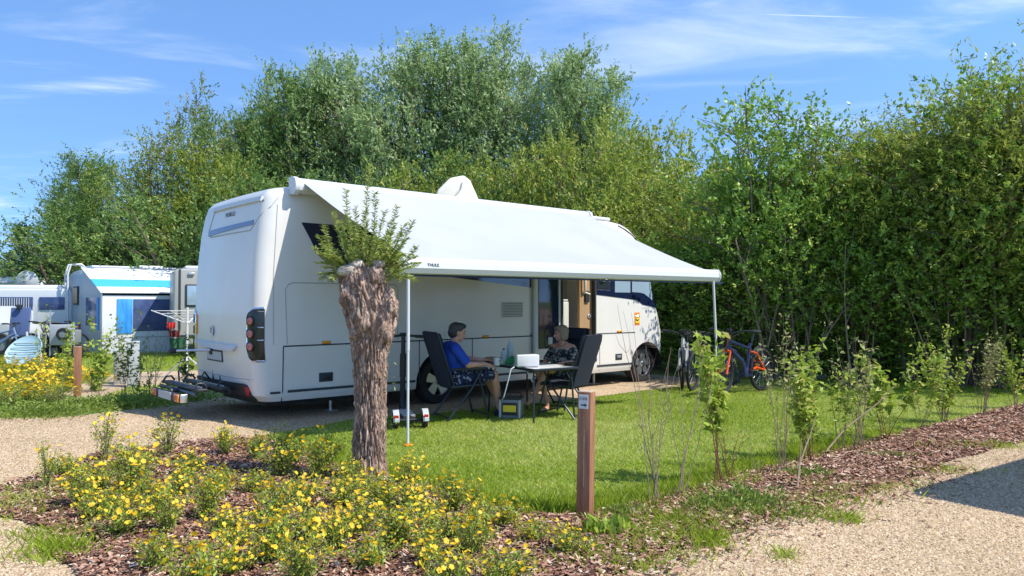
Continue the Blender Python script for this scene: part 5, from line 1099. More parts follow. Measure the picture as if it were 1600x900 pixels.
# ---------------------------------------------------------------- shrubs with yellow flowers
def flowers(name, cen, r, parent):
    V, rn = [], []
    for c in cen:
        c = Vector(c); nr = Vector((g.uniform(-.6, .6), g.uniform(-.9, .2), g.uniform(.5, 1))).normalized(); x = nr.orthogonal().normalized(); y = nr.cross(x); s = r*g.uniform(.75, 1.15); v = g.random(); o0 = g.random()*2
        for k in range(5):
            a = o0+2*math.pi*k/5; d = x*math.cos(a)+y*math.sin(a); t = -x*math.sin(a)+y*math.cos(a)
            V.append([c, c+d*s*.65+t*s*.45+nr*s*.15, c+d*s+nr*s*.22, c+d*s*.65-t*s*.45+nr*s*.15]); rn.append(v*.7+.3*g.random())
    return link(name, quads_mesh(name, np.array(V, float), np.array(rn)), M['petal'], parent)
def potentilla(seed, H, W, ns, nl, nf, fr=.0165):
    global g; g = random.Random(seed); T = thing('flowering_shrub', 'x', 'shrub'); st = MB(); lc, lt, fc = [], [], []
    for s in range(ns):
        a = g.random()*6.28; rr = W/2*g.random()**.6; h = H*g.uniform(.55, 1)*(1-.35*rr/(W/2)); e = Vector((rr*math.cos(a), rr*math.sin(a), h)); m = Vector((e.x*.35, e.y*.35, h*.6)); o = Vector((e.x*.1, e.y*.1, 0))
        st.tube([o, m, e], [.004, .003, .0015], 4, cap=False)
        for q in range(int(nl/ns)):
            t = 1-.85*g.random()**1.3; p = o*(1-t)**2+m*2*t*(1-t)+e*t*t; d = Vector((g.gauss(0, 1), g.gauss(0, 1), g.gauss(.5, .7))).normalized(); lc.append(p+Vector((g.gauss(0, .022), g.gauss(0, .022), g.gauss(0, .015)))); lt.append(d)
        for q in range(max(1, int(nf/ns+g.random()))): fc.append(e+Vector((g.gauss(0, .028), g.gauss(0, .028), g.gauss(.0, .022))))
    st.build('stems', M['stem'], T, fix=False); leaves('foliage', np.array(lc), np.array(lt), .021, .42, M['lf_pot'], T, flat=.3); flowers('blossom', fc, fr, T); return T
GP = 'yellow flowering shrubs in the bark bed'
pots = [potentilla(101, .30, .42, 34, 1700, 62), potentilla(102, .26, .38, 26, 1200, 44), potentilla(103, .40, .26, 14, 650, 26), potentilla(104, .20, .38, 26, 1100, 46)]
plist = [  # px, py of the foot, variant, scale, label
 (72, 768, 2, .95, 'tall thin yellow flowering shrub at the left end of the bed'), (128, 795, 0, 1.05, 'full yellow flowering shrub second from the left end of the bed'), (165, 722, 2, 1.1, 'spindly flowering shrub against the gravel at the far edge of the bed, leftmost there'),
 (205, 775, 0, 1.25, 'large yellow flowering shrub rising over the far gravel'), (262, 715, 2, 1.25, 'upright flowering shrub against the far gravel with bare stems below'), (300, 745, 1, 1.0, 'green shrub with few flowers in the far middle of the bed'),
 (352, 712, 0, .95, 'full flowering shrub in front of the shaded grass tip'), (232, 812, 1, 1.1, 'flowering shrub in the middle of the left half of the bed'), (192, 838, 3, 1.1, 'low flowering shrub above the grassy left corner'),
 (262, 835, 0, .95, 'bright yellow clump left of the bare chip patch'), (325, 815, 0, 1.0, 'bright yellow clump in the middle of the left half'), (240, 892, 1, 1.05, 'low shrub with big single flowers near the bottom left'),
 (440, 748, 0, 1.2, 'bushy green flowering shrub third left of the willow trunk'), (500, 752, 0, 1.25, 'dense green flowering shrub just left of the willow trunk'), (395, 775, 1, .95, 'small shrub at the back between two chip patches'),
 (430, 812, 3, 1.15, 'broad low shrub below left of the willow trunk'), (480, 845, 1, 1.0, 'loose shrub below the willow trunk, left one'), (365, 858, 3, .8, 'tiny flowering tuft in the open chips'),
 (425, 882, 1, 1.2, 'leafy shrub near the bottom in the left middle'), (535, 795, 0, .95, 'shrub in front of the willow trunk foot, left one'), (597, 800, 0, 1.0, 'shrub in front of the willow trunk foot, right one'),
 (642, 758, 0, .95, 'shrub beside the willow trunk on the lawn side'), (620, 860, 0, 1.2, 'wide flowering shrub in the centre foreground'), (668, 885, 1, 1.0, 'thin flowering shrub in the centre foreground, right one'),
 (562, 838, 1, 1.0, 'flowering shrub in the centre foreground, left one'), (705, 800, 1, 1.1, 'shrub at the lawn edge right of the willow'), (735, 868, 1, 1.1, 'loose flowering shrub right of the centre foreground'),
 (790, 825, 3, 1.0, 'small shrub at the lawn edge between willow and post'), (665, 820, 3, 1.1, 'low shrub between the willow and the lawn edge'), (885, 868, 1, .75, 'small shrub with orange yellow flowers at the foot of the post'),
 (310, 925, 3, 1.2, 'low shrub cut by the bottom edge, left one'), (470, 925, 0, 1.0, 'shrub cut by the bottom edge below the willow'), (790, 915, 3, 1.1, 'low shrub cut by the bottom edge, right one'),
 (700, 925, 3, 1.0, 'small shrub cut by the bottom edge in the middle'), (150, 815, 3, .9, 'low flowering tuft beside the grass verge'), (575, 780, 3, 1.0, 'bright flowers right against the willow trunk foot'),
 (180, 805, 3, 1.1, 'low shrub filling the gap left of the middle of the left half'), (285, 780, 1, 1.0, 'leafy shrub behind the bright yellow clump'), (150, 770, 1, 1.0, 'shrub between the tall thin one and the large one at the left'), (350, 835, 3, 1.0, 'low shrub right of the bright clump in the left half'),
 (470, 790, 3, 1.1, 'low leafy shrub left of the willow trunk foot'), (520, 860, 3, 1.1, 'low leafy shrub in the centre foreground gap'), (580, 890, 3, 1.1, 'low leafy shrub below the centre foreground shrubs'), (640, 795, 3, 1.1, 'low leafy shrub right of the willow trunk foot'), (365, 900, 3, 1.0, 'low leafy shrub near the bottom, left of centre'), (700, 845, 3, 1.1, 'low leafy shrub between the two loose foreground shrubs'),
 (400, 720, 1, .9, 'green shrub at the shaded tip of the lawn'), (455, 725, 3, 1.0, 'low green shrub at the lawn edge left of the willow'), (545, 765, 1, .9, 'green shrub against the left side of the willow trunk'), (750, 838, 1, .85, 'small flowering shrub at the lawn edge, second left of the post'), (835, 850, 3, .8, 'low flowering tuft left of the post'), (220, 745, 1, 1.0, 'leafy shrub behind the large one at the left'),
 (100, 745, 3, 1.0, 'low flowering shrub at the far left corner of the bed'), (345, 775, 3, 1.0, 'low shrub between the far flowering shrubs and the bare chips'), (745, 795, 2, .6, 'small spindly shrub at the tall lawn fringe')]
g2 = random.Random(77); used = set(); bigp = [potentilla(201, .62, .85, 60, 4200, 230, .024), potentilla(202, .55, .75, 48, 3200, 150, .024)]
for px, py, v, sc, lab in plist:
    c = pots[v] if v not in used else copy_tree(pots[v]); used.add(v); x, y = G(px, py); c.location = (x, y, .01); c.rotation_euler = (0, 0, g2.random()*6.28); sc *= .93; c.scale = (sc*g2.uniform(.85, 1.15), sc*g2.uniform(.85, 1.15), sc*g2.uniform(.95, 1.4)); c['label'] = lab; c['group'] = GP; c['category'] = 'shrub'
# flower hedge across the gravel on the left
GL = 'yellow flowering bushes across the gravel'
for px, py, sc, lab in [(12, 640, 1.9, 'yellow flowering bush at the left edge across the gravel'), (45, 628, 2.1, 'yellow flowering bush second from the left edge'), (80, 638, 1.9, 'yellow flowering bush left of the far wooden post, front one'), (105, 612, 2.0, 'yellow flowering bush left of the far wooden post, rear one'),
    (60, 598, 2.0, 'yellow flowering bush below the pale blue disc'), (15, 600, 2.0, 'yellow flowering bush at the left edge, rear one'), (-30, 625, 2.0, 'yellow flowering bush just outside the left edge'), (150, 612, 1.6, 'leafy flowering bush right of the far wooden post')]:
    kk = 0 if sc > 1.95 else 1; c = bigp[kk] if bigp[kk].get('used') is None else copy_tree(bigp[kk]); bigp[kk]['used'] = 1; x, y = G(px, py); c.location = (x, y, 0); c.rotation_euler = (0, 0, g2.random()*6.28); sc /= 2; c.scale = (sc, sc, sc); c['label'] = lab; c['group'] = GL; c['category'] = 'shrub'

# ---------------------------------------------------------------- young hedge plants
def sapling(name, label, px, py, ty, wpx, nst, nl, lsize, wr, lm, sm, seed, h0=.35, lean=0, group='young hedge plants at the lawn edge', splay=.38, twigs=3, bare=0, clump=.03):
    g = random.Random(seed); x, y = G(px, py); T = thing(name, label, 'plant', (x, y, 0), 0, group); H = (py-ty)/1170*y; W = wpx/1170*y; st = MB(); lc, lt = [], []
    for s in range(nst):
        ex = (g.uniform(-1, 1))*W/2*1.15+lean*H; ey = g.uniform(-.5, .5)*W; h = H*(1 if s == 0 else g.uniform(.65, 1)); o = Vector((g.uniform(-.05, .05), g.uniform(-.05, .05), 0)); e = Vector((ex, ey, h)); sp_ = splay*g.uniform(.5, 1.6); m = Vector((ex*sp_+g.uniform(-.04, .04), ey*splay, h*.5))
        P = [o*(1-t)**2+m*2*t*(1-t)+e*t*t+Vector((.008*math.sin(t*14+s), .008*math.cos(t*11+s), 0)) for t in lin(0, 1, 9)]; r0 = g.uniform(.003, .0055)
        st.tube(P, [r0*(1-.75*k/8) for k in range(9)], 5, cap=False)
        nl = int(nl*1.0)
        for q in range(twigs):
            t = g.uniform(.3, .92); i = int(t*8); p = P[i]; az = g.random()*6.28; tl = g.uniform(.10, .28)*H*.5; q1 = p+Vector((math.cos(az)*tl*.5, math.sin(az)*tl*.5, tl*.9)); st.tube([p, p.lerp(q1, .5)+Vector((math.cos(az)*.012, 0, -.01)), q1], [r0*.5, r0*.4, r0*.2], 4, cap=False)
            for k in range(int(nl/nst/twigs*.5)):
                if t < h0: continue
                u = g.random(); lc.append(p.lerp(q1, u)+Vector((g.gauss(0, clump), g.gauss(0, clump), g.gauss(0, clump*.7)))); lt.append(Vector((g.gauss(0, .9), g.gauss(0, .9), g.gauss(.3, .5))))
        for k in range(int(nl/nst*.5)):
            t = g.uniform(h0, 1); f = t*8; i = min(7, int(f)); p = P[i].lerp(P[i+1], f-i); lc.append(p+Vector((g.gauss(0, clump), g.gauss(0, clump), g.gauss(0, clump*.7)))); lt.append(Vector((g.gauss(0, .9), g.gauss(0, .9), g.gauss(.3, .5))))
    st.build('stems', sm, T, fix=False)
    if lc: leaves('leaves', np.array(lc), np.array(lt), lsize*1.08, wr, lm, T, flat=.3)
    return T
Y_, Pp, Tw, Rt, Gy = M['lf_young'], M['lf_pale'], M['twig'], M['redtwig'], M['stem']
for a in [('leafless plant of thin pale twigs right of the number post', 1022, 787, 478, 110, 8, 6, .02, .4, Pp, Tw, 1, .8, -.02), ('leafless forked plant left of the red stemmed sapling', 1062, 778, 535, 80, 5, 0, .02, .4, Pp, Tw, 2, .8, .03), ('lone bare crooked twig in the lawn edge', 1185, 748, 665, 18, 1, 0, .02, .4, Pp, Tw, 3, .8, -.10),
    ('sapling with red brown stems and fresh green leaves, nearest the right awning pole', 1122, 757, 522, 92, 6, 560, .072, .50, Y_, Rt, 4, .36, -.05), ('tall thin sapling with pale seed heads at its tips', 1222, 740, 492, 52, 8, 300, .036, .45, Pp, Tw, 5, .72, .0),
    ('bushy bright green sapling right of the seed heads', 1262, 722, 530, 84, 8, 900, .058, .52, Y_, Rt, 6, .30, .02), ('pale twiggy sapling with sparse leaves in the middle of the row', 1342, 700, 515, 62, 11, 380, .045, .45, Pp, Tw, 7, .42, -.01), ('sapling with big bright yellow green leaves leaning right', 1385, 690, 545, 96, 6, 360, .085, .48, Y_, Rt, 8, .42, .06),
    ('tall leafy sapling third from the right end of the row', 1478, 662, 508, 86, 12, 850, .052, .5, Y_, Tw, 9, .22, .0), ('twiggy sapling with pale upright rods near the right end of the row', 1537, 650, 512, 52, 12, 380, .048, .5, Pp, Tw, 10, .38, .01), ('last small sapling at the right edge', 1585, 640, 520, 46, 8, 360, .05, .5, Y_, Tw, 11, .3, .0),
    ('small leafy sapling between the pale twiggy ones', 1312, 706, 575, 40, 4, 180, .055, .5, Y_, Gy, 12, .4, .0), ('small pale sapling left of the tall leafy one', 1440, 672, 555, 44, 5, 220, .055, .5, Y_, Tw, 13, .35, .02), ('short fresh shoots under the red stemmed sapling', 1140, 752, 655, 60, 5, 60, .032, .5, Y_, Rt, 14, .35, .05)]:
    sapling('sapling', *a)
GS = 'saplings across the gravel on the left'
for a in [('sapling with yellow green leaves right of the far wooden post', 152, 632, 492, 48, 6, 420, .065, .5, Y_, Gy, 21, .2, .0), ('thin dark stemmed sapling before the tent wall', 195, 628, 482, 54, 7, 380, .06, .45, M['lf_weed'], Gy, 22, .3, .02), ('bare twiggy sapling before the blue tent window', 235, 630, 500, 46, 7, 120, .045, .45, Pp, Gy, 23, .3, .03),
    ('leafy sapling left of the far wooden post', 92, 622, 505, 40, 5, 280, .06, .5, Y_, Gy, 24, .3, .0), ('dark leafy sapling beside the bicycle carrier', 292, 625, 520, 38, 6, 240, .06, .5, M['lf_weed'], Gy, 25, .2, .0), ('low sapling below the utility pillar', 215, 628, 560, 60, 6, 150, .05, .5, M['lf_weed'], Gy, 26, .2, .0), ('thin sapling before the trailer', 62, 600, 478, 30, 4, 110, .05, .5, Y_, Gy, 27, .35, .04)]:
    sapling('sapling', *a, group=GS)
for px, py, lean, lab, ln in [(1285, 712, .9, 'long grey fallen branch leaning through the saplings', .85), (1245, 770, .35, 'grey branch leaning right beside the bushy sapling', .7)]:
    x, y = G(px, py); T = thing('leaning_branch', lab, 'branch', (x, y, 0), 0, 'grey branches leaning in the row of saplings'); b = MB(); b.tube([(0, 0, 0), (ln*.35*lean*1.2, .2, ln*.28), (ln*.75*lean*1.2, .3, ln*.55), (ln*lean*1.2, .35, ln*.78)], [.009, .008, .006, .003], 6); b.tube([(ln*.35*lean*1.2, .2, ln*.28), (ln*.45*lean*1.2, .25, ln*.52)], [.007, .003], 5); b.build('stem', M['twig'], T, smooth=True)
for o in [o for o in bpy.data.objects if 'used' in o.keys()]: del o['used']
# broad leaved weeds
def weed(px, py, w, h, n, ls, seed, lab, m=M['lf_weed']):
    r = np.random.default_rng(seed); x, y = G(px, py); T = thing('weed_clump', lab, 'weeds', (x, y, 0), 0, 'weed clumps along the beds'); P = r.normal(size=(n, 3))*[w*.3, w*.22, 0]; P[:, :2] += (r.normal(size=(9, 2))*[w*.55, w*.25])[r.integers(0, 9, n)]*.8; P[:, 2] = h*.75*r.random(n)*(.35+.65*r.random(9))[(np.abs(P[:, 0]*17).astype(int)) % 9]; t = np.c_[P[:, :2]*3+r.normal(size=(n, 2))*.4, .5+r.random(n)]
    leaves('leaves', P+[0, 0, .02], t, ls, .42, m, T, flat=.6)
for a in [(1165, 790, .34, .20, 900, .035, 1, 'dark green weeds between the bark and the gravel'), (1125, 800, .28, .14, 600, .03, 2, 'fine weeds left of the dark green clump'), (945, 838, .16, .17, 130, .09, 3, 'broad leaved weed right of the post foot', M['lf_young']), (1210, 805, .35, .08, 500, .03, 4, 'low weeds at the gravel edge below the saplings'), (1265, 745, .25, .10, 260, .04, 5, 'small weeds under the bushy sapling'),
    (492, 705, .14, .24, 150, .045, 6, 'light green weed standing left of the willow trunk', M['lf_young']), (985, 805, .2, .08, 260, .03, 7, 'grassy weeds right of the post'), (40, 650, 1.0, .26, 1700, .05, 8, 'dark green ground cover at the far gravel edge, left'), (140, 640, .9, .22, 1500, .05, 9, 'dark green ground cover below the far wooden post'), (215, 636, .8, .22, 1300, .05, 10, 'dark green ground cover behind the bicycle carrier'),
    (1390, 715, .25, .05, 150, .03, 11, 'tiny weeds in the bark right of the bushy sapling'), (295, 628, .6, .4, 900, .05, 12, 'leafy ground plants behind the carrier lamps')]: weed(*a)
# ---------------------------------------------------------------- neighbours on the left
def V2(px, Y): return ((px-800)/1170*Y, Y)
CW = mat('caravan_white', (.66, .67, .67), .35); TW = mat('tent_white', (.70, .71, .71), .8, bump=.15, bscale=3, transl=.05); TB_ = mat('tent_sky_blue', (.05, .38, .66), .7); TD = mat('tent_curtain_blue', (.02, .22, .62), .6, c2=(.05, .36, .8), scale=2, stretch=(4, 4, 1)); WF_ = mat('tent_window_foil', (.035, .06, .16), .12, c2=(.08, .11, .22), scale=2.5); GB_ = mat('grey_blue_panel', (.26, .33, .40), .4)
BG = mat('grey_beige_paint', (.34, .33, .30), .4)
cv_ = thing('caravan', 'caravan with rear ladder and blue striped awning tent in front', 'caravan', (-11.9, 21.7, 0), ANG)
# local: x along, y away from the tent front
def rbox(x0, x1, y0, y1, z0, z1, r, m, name, parent, ns=6):
    pts = []
    for (cx_, cz, a0) in ((x0+r, z0+r*.5, 180), (x1-r, z0+r*.5, 270), (x1-r, z1-r, 0), (x0+r, z1-r, 90)):
        for k in range(ns+1):
            a = R(a0+90*k/ns); rz = r*.5 if a0 in (180, 270) else r; pts.append((cx_+r*math.cos(a), cz+rz*math.sin(a)))
    b = MB(); b.prism(pts, 'y', y0, y1); o = b.build(name, m, parent); md = o.modifiers.new('b', 'BEVEL'); md.width = .06; md.segments = 3; md.limit_method = 'ANGLE'; md.angle_limit = R(50); applied(o); o.data.polygons.foreach_set('use_smooth', [True]*len(o.data.polygons)); o.data.set_sharp_from_angle(angle=R(35)); return o
rbox(0, 5.2, 2.5, 4.7, .35, 2.62, .35, GB_, 'body', cv_)
def bxp(name, c, d, m, parent, bev=.01, rz=0, rx=0, ry=0):
    b = MB(); b.box(c, d, rz=rz, rx=rx, ry=ry, bev=bev); return b.build(name, m, parent, smooth=True)
w = bxp('rear_window', (-.01, 3.3, 1.75), (.06, .7, .6), M['seam'], cv_); bxp('pane', (-.05, 3.3, 1.75), (.02, .6, .5), M['tan'], w)
for y in (2.75, 4.45): bxp('tail_lamp', (-.02, y, .75), (.05, .12, .3), M['red'], cv_)
b = MB(); 
for y in (3.95, 4.35): b.tube([(-.12, y, .9), (-.14, y, 2.45), (-.05, y, 2.78), (.25, y, 2.80), (.45, y, 2.62)], .03, 8)
for k in range(7): b.tube([(-.13, 3.95, 1.05+.25*k), (-.13, 4.35, 1.05+.25*k)], .02, 6)
b.build('ladder', M['white2'], cv_, smooth=True)
bxp('roof_rail', (2.6, 3.5, 2.68), (4.6, 1.6, .08), M['white2'], cv_, .03); bxp('skylight', (2.2, 3.4, 2.74), (.8, .6, .08), M['white2'], cv_, .03)
for x in (2.2,): small_wheel(cv_, (x, 2.55, .33), .33, .2)
tt = thing('awning_tent', 'white awning tent with sky blue roof stripe and blue curtain in its window', 'tent', (-11.9, 21.7, 0), ANG)
b = MB(); b.prism([(0, 0), (0, 1.78), (2.5, 2.55), (2.5, 0)], 'x', 0, .02); side_ = b.build('side_wall', GB_, tt)
bxp('side_window', (-.006, 1.15, 1.25), (.02, 1.5, .85), WF_, side_, .003); bxp('curtain', (-.012, .38, 1.2), (.02, .24, .95), TD, side_, .003)
bxp('front_wall', (2.6, .0, .87), (5.18, .03, 1.74), TW, tt, .004)
def slab(name, y0, y1, m):
    b = MB(); f = lambda y: 1.80+(y+.08)/2.58*.80; b.prism([(y0, f(y0)), (y1, f(y1)), (y1, f(y1)+.03), (y0, f(y0)+.03)], 'x', -.04, 5.24); return b.build(name, m, tt)
slab('roof_sheet', -.08, .45, TW); slab('roof_stripe', .45, 1.25, TB_); slab('roof_sheet', 1.25, 2.5, TW)
bxp('curtain', (.62, -.025, 1.12), (.42, .03, 1.02), TD, tt, .004); fw_ = bxp('front_window', (2.3, -.022, 1.15), (2.9, .02, .95), WF_, tt, .003)
bxp('hanging_hat', (1.9, -.06, 1.08), (.22, .04, .32), M['offwhite'], fw_, .03); bxp('wall_hem', (2.6, -.02, .50), (5.1, .012, .04), M['lgrey'], tt, .002)
for x in (0, 5.2):
    b = MB(); b.tube([(x, -.04, 0), (x, -.04, 1.78)], .02, 6); b.build('tent_pole', M['alu'], tt)
# grey beige motorhome partly hidden by the big one
x0, y0 = V2(271, 20.6); mh = thing('motorhome', 'grey beige motorhome showing only its rear corner left of the big white one', 'motorhome', (x0, y0, 0), R(27))
rbox(0, 5.8, 0, 2.2, .35, 2.46, .14, BG, 'body', mh)
w = bxp('side_window', (.55, -.015, 1.72), (.5, .04, .62), M['seam'], mh, .02); bxp('pane', (.55, -.04, 1.72), (.42, .02, .54), M['glass'], w)
bxp('window_trim', (.16, -.012, 1.6), (.05, .03, 1.7), M['seam'], mh); bxp('lamp', (.45, -.03, 2.32), (.16, .05, .08), M['alu'], mh, .02); bxp('roof_lining', (2.9, 1.1, 2.50), (5.2, 1.7, .12), M['white2'], mh, .05)
bxp('skirt_strip', (2.9, -.015, .6), (5.6, .03, .06), M['seam'], mh); small_wheel(mh, (1.2, .12, .34), .34, .22); small_wheel(mh, (4.8, .12, .34), .34, .22)
# white vans and cars at the far left
x0, y0 = V2(-70, 24.5); vn = thing('campervan', 'white campervan with long side windows at the left edge', 'van', (x0, y0, 0), R(4))
rbox(0, 3.7, 0, 1.9, .38, 1.98, .25, CW, 'body', vn); bxp('roof_top', (1.7, .95, 2.02), (3.2, 1.6, .18), CW, vn, .08)
for x, w_ in ((.65, .9), (1.85, 1.2), (3.05, .8)): bxp('side_window', (x, -.012, 1.5), (w_, .04, .42), WF_, vn, .02)
b = MB(); 
for k in range(14): b.tube([(1.35+.075*k, -.036, 1.3), (1.35+.075*k, -.036, 1.68)], .014, 4)
b.build('window_blind', M['lgrey'], vn); bxp('side_moulding', (1.85, -.02, .82), (3.4, .03, .05), M['seam'], vn); bxp('side_door', (1.9, -.008, .95), (1.1, .03, .9), CW, vn, .01)
for x in (.75, 3.0): small_wheel(vn, (x, .05, .33), .33, .2)
x0, y0 = V2(-130, 28.5); c2_ = thing('caravan', 'white caravan roof rising behind the campervan at the left edge', 'caravan', (x0, y0, 0), R(3))
rbox(0, 4.7, 0, 2.2, .4, 2.52, .55, CW, 'body', c2_); w = bxp('side_window', (1.5, -.012, 1.7), (1.2, .04, .5), M['dark'], c2_, .02); small_wheel(c2_, (2.3, .05, .33), .33, .2); bxp('awning_rail', (2.3, -.03, 2.3), (3.6, .06, .08), M['lgrey'], c2_, .02)
x0, y0 = V2(-60, 21.3); cr_ = thing('car', 'silver car front at the left edge with black wheel', 'car', (x0, y0, 0), R(2))
b = MB(); b.prism([(-1.2, .32), (-1.2, .85), (-.7, .95), (-.1, 1.42), (.55, 1.42), (1.05, .98), (1.50, .88), (1.62, .70), (1.62, .36)], 'y', 0, 1.6); o = b.build('body', M['lgrey'], cr_); md = o.modifiers.new('b', 'BEVEL'); md.width = .07; md.segments = 3; applied(o); o.data.polygons.foreach_set('use_smooth', [True]*len(o.data.polygons)); o.data.set_sharp_from_angle(angle=R(40))
b = MB(); b.prism([(-.55, .97), (-.08, 1.36), (.5, 1.36), (.88, .99)], 'y', -.012, .05); b.build('side_glass', M['dark'], cr_); bxp('headlamp', (1.5, .1, .78), (.2, .3, .12), M['chrome'], cr_, .03)
for x in (-.6, 1.1): w_ = small_wheel(cr_, (x, .06, .33), .33, .2)
# trailer box with spare wheel, bicycles, chair, disc
x0, y0 = V2(98, 20.0); tr = thing('handcart', 'grey wheeled cart carrying a black spare wheel behind the caravan', 'trailer', (x0, y0, 0), R(8))
bxp('panel', (0, 0, .66), (.62, .06, .55), M['lgrey'], tr, .02); bxp('box', (0, .28, .60), (.56, .46, .36), M['grey'], tr, .03); o = small_wheel(tr, (.06, -.09, .68), .17, .10)
for s in (-1, 1): small_wheel(tr, (s*.30, .25, .2), .2, .08)
b = MB(); b.tube([(-.3, 0, .1), (-.3, 0, 1.0), (-.3, 0, 1.32)], .018, 6); b.tube([(.3, 0, .1), (.3, 0, 1.0)], .018, 6); b.build('frame', M['alu'], tr)
a1 = V2(48, 20.6); bicycle('bicycle', 'dark bicycle facing right between the campervan and the cart', (a1[0], a1[1]), R(25), M['grey'], M['grey'], group='bicycles among the left hand plots', steer=R(15), guard=False)
a1 = V2(88, 20.9); bicycle('bicycle', 'dark bicycle standing end on before the caravan ladder', (a1[0], a1[1]), R(-75), M['frame'], M['grey'], group='bicycles among the left hand plots', steer=R(15), guard=False)
a1 = V2(-8, 18.6); bicycle('bicycle', 'blue bicycle cut by the left edge', (a1[0]-.5, a1[1]), R(5), M['stripe'], M['stripe'], group='bicycles among the left hand plots', guard=False)
a1 = V2(32, 20.3); fc = thing('folding_chair', 'blue cushioned folding chair seen from behind at far left', 'chair', (a1[0], a1[1], 0), R(8)); bl = mat('slate_blue_cloth', (.07, .11, .24), .85)
bxp('backrest', (0, 0, 1.0), (.50, .07, .78), bl, fc, .03, rx=R(-8)); bxp('seat', (0, .25, .5), (.5, .48, .06), bl, fc, .02); bxp('neck_pillow', (0, -.06, 1.40), (.12, .08, .14), M['black'], fc, .02)
for s in (-1, 1):
    b = MB(); b.tube([(s*.27, -.1, .02), (s*.27, .3, .68)], .014, 6); b.build('leg', M['alu'], fc); b = MB(); b.tube([(s*.27, .42, .02), (s*.27, .0, .68)], .014, 6); b.build('leg', M['alu'], fc)
a1 = G(38, 571); ds = thing('round_disc', 'pale blue round dish lying tilted on the grass by the flower bushes', 'dish', (a1[0], a1[1], 0), R(-6)); pb = mat('pale_blue_plastic', (.36, .52, .56), .45)
b = MB(); mt = Matrix.Rotation(R(52), 4, 'X'); b.lathe([(0, .0), (.36, .02), (.43, .07), (.44, .03), (.37, -.07), (0, -.10)], 'z', (0, 0, .33), 40, mtx=mt); dd = b.build('shell', pb, ds, smooth=True, sharp=50)
b = MB()
for k in (-.2, -.07, .07, .2): b.tube([mt @ Vector((-.36, k, .05))+Vector((0, 0, .33)), mt @ Vector((.36, k+.02, .05))+Vector((0, 0, .33))], .010, 5)
b.build('rib', M['grey'], dd)
for s in (-1, 1):
    b = MB(); b.tube([(s*.17, .35, .02), (s*.15, .25, .80)], .025, 6); b.build('prop', M['white2'], ds)
x0, y0 = V2(41, 27); sdh = thing('satellite_dish', 'grey satellite dish on a mast above the white roofs at far left', 'dish', (x0, y0, 0), R(10)); b = MB(); b.lathe([(0, 0), (.25, .03), (.36, .08), (.37, .06), (.25, .0), (0, -.03)], 'y', (0, 0, 2.32), 24); b.build('reflector', M['lgrey'], sdh, smooth=True); b = MB(); b.tube([(0, .1, 0), (0, .1, 2.3)], .03, 6); b.build('mast', M['alu'], sdh); b = MB(); b.tube([(0, 0, 2.0), (0, -.35, 2.2)], .012, 5); b.sphere((0, -.36, 2.22), .05, 5); b.build('feed_arm', M['grey'], sdh)
# utility pillars
for px, py, ty, w_, m_, lab in ((208, 605, 533, .19, M['lgrey'], 'taller pale grey utility pillar behind the saplings'), (190, 600, 546, .26, BG, 'shorter beige utility pillar left of the tall grey one')):
    x0, y0 = G(px, py); T = thing('utility_pillar', lab, 'utility pillar', (x0, y0, 0), R(25), 'utility pillars'); h = (py-ty)/1170*y0; bxp('cabinet', (0, 0, h/2-.02), (w_, w_, h-.03), m_, T, .015); bxp('cap', (0, 0, h-.02), (w_*1.06, w_*1.06, .035), M['lgrey'], T, .01); bxp('cabinet_door', (0, -w_/2-.006, h*.55), (w_*.8, .01, h*.6), m_, T, .004)
# clothes airer with washing
x0, y0 = G(292, 592); ca = thing('clothes_airer', 'white folding clothes airer left of the motorhome rear', 'airer', (x0, y0, 0), R(30))
b = MB(); b.tube([(0, 0, .05), (0, 0, 1.42)], .022, 8); b.build('post', M['white2'], ca, smooth=True)
for a in (20, 140, 260):
    b = MB(); b.tube([(0, 0, .45), (.5*math.cos(R(a)), .5*math.sin(R(a)), .02)], .016, 6); b.build('leg', M['white2'], ca)
for a in (60, 150, 240, 330):
    b = MB(); b.tube([(0, 0, 1.10), (.72*math.cos(R(a)), .72*math.sin(R(a)), 1.36)], .012, 6); b.build('arm', M['white2'], ca)
b = MB()
for rr in (.25, .4, .55, .7):
    b.tube([(rr*math.cos(R(a)), rr*math.sin(R(a)), 1.10+.26*rr/.72) for a in (60, 150, 240, 330, 420)], .004, 4, cap=False)
b.build('line', M['white2'], ca)
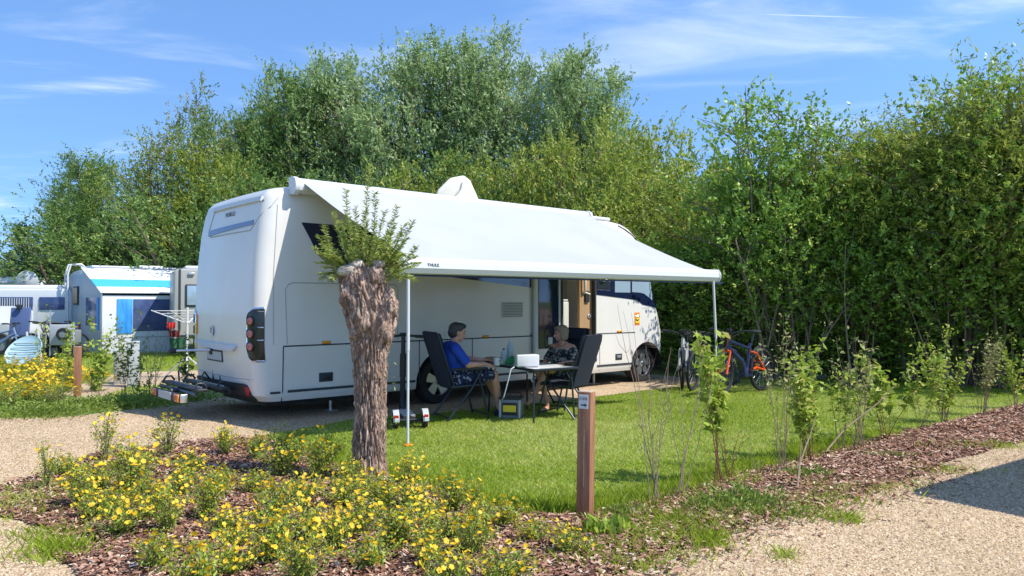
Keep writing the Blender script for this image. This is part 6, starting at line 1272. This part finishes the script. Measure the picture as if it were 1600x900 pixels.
def cloth(name, lab, loc, w_, h_, m_, rz):
    b = MB(); n = 14
    for k in range(n+1):
        x = -w_/2+w_*k/n; yy = .008*math.sin(k*1.3); 
        for q in range(5): z = -h_*q/4; b.v += [(x*(1-.04*q), yy*(1+.6*q)+.004, z+.01*math.sin(k)), (x*(1-.04*q), yy*(1+.6*q)-.004, z+.01*math.sin(k))]
    A = lambda k, q, l: (k*5+q)*2+l
    for k in range(n):
        for q in range(4): b.f += [(A(k, q, 0), A(k+1, q, 0), A(k+1, q+1, 0), A(k, q+1, 0)), (A(k, q+1, 1), A(k+1, q+1, 1), A(k+1, q, 1), A(k, q, 1))]
        b.f += [(A(k, 0, 1), A(k+1, 0, 1), A(k+1, 0, 0), A(k, 0, 0)), (A(k, 4, 0), A(k+1, 4, 0), A(k+1, 4, 1), A(k, 4, 1))]
    b.m = [0]*len(b.f); o = b.build(name, m_, smooth=True); o.location = loc; o.rotation_euler = (0, 0, rz); tag(o, lab, 'washing', 'washing on the airer')
lc_ = lambda px, Y, z: (*V2(px, Y), z)
cloth('towel', 'red cloth hanging on the white airer', lc_(268, 15.0, 1.12), .17, .13, mat('red_cloth', (.55, .03, .03), .8), .3); cloth('towel', 'dark red cloth hanging below the red one on the airer', lc_(273, 15.05, .96), .22, .14, mat('maroon_cloth', (.12, .02, .02), .8), .5); cloth('towel', 'dark green towel hanging lowest on the airer', lc_(279, 15.1, .80), .34, .24, mat('green_cloth', (.02, .09, .04), .85), .2)
# ---------------------------------------------------------------- parked camper just outside the frame on the right
x0, y0 = 5.13, 5.1; pk = thing('parked_camper', 'white camper parked on the gravel road beyond the right edge, throwing the big shadow', 'camper', (x0, y0, 0), math.atan2(.58, .815))
rbox(0, 5.6, -2.0, 0, .38, 2.95, .3, CW, 'body', pk)
for x in (1.1, 4.5): small_wheel(pk, (x, -.06, .34), .34, .22); small_wheel(pk, (x, -1.94, .34), .34, .22)
for x in (1.6, 3.6): w = bxp('side_window', (x, -.0, 1.75), (.9, .05, .6), M['seam'], pk, .02); bxp('pane', (x, .02, 1.75), (.82, .03, .52), M['glass'], w)
bxp('rear_window', (-.0, -1.0, 1.9), (.05, 1.0, .5), M['dark'], pk, .02); bxp('rear_bumper', (-.04, -1.0, .48), (.14, 1.9, .18), M['black'], pk, .03)
for y in (-1.75, -.25): bxp('tail_lamp', (-.03, y, .95), (.05, .14, .34), M['red'], pk, .02)
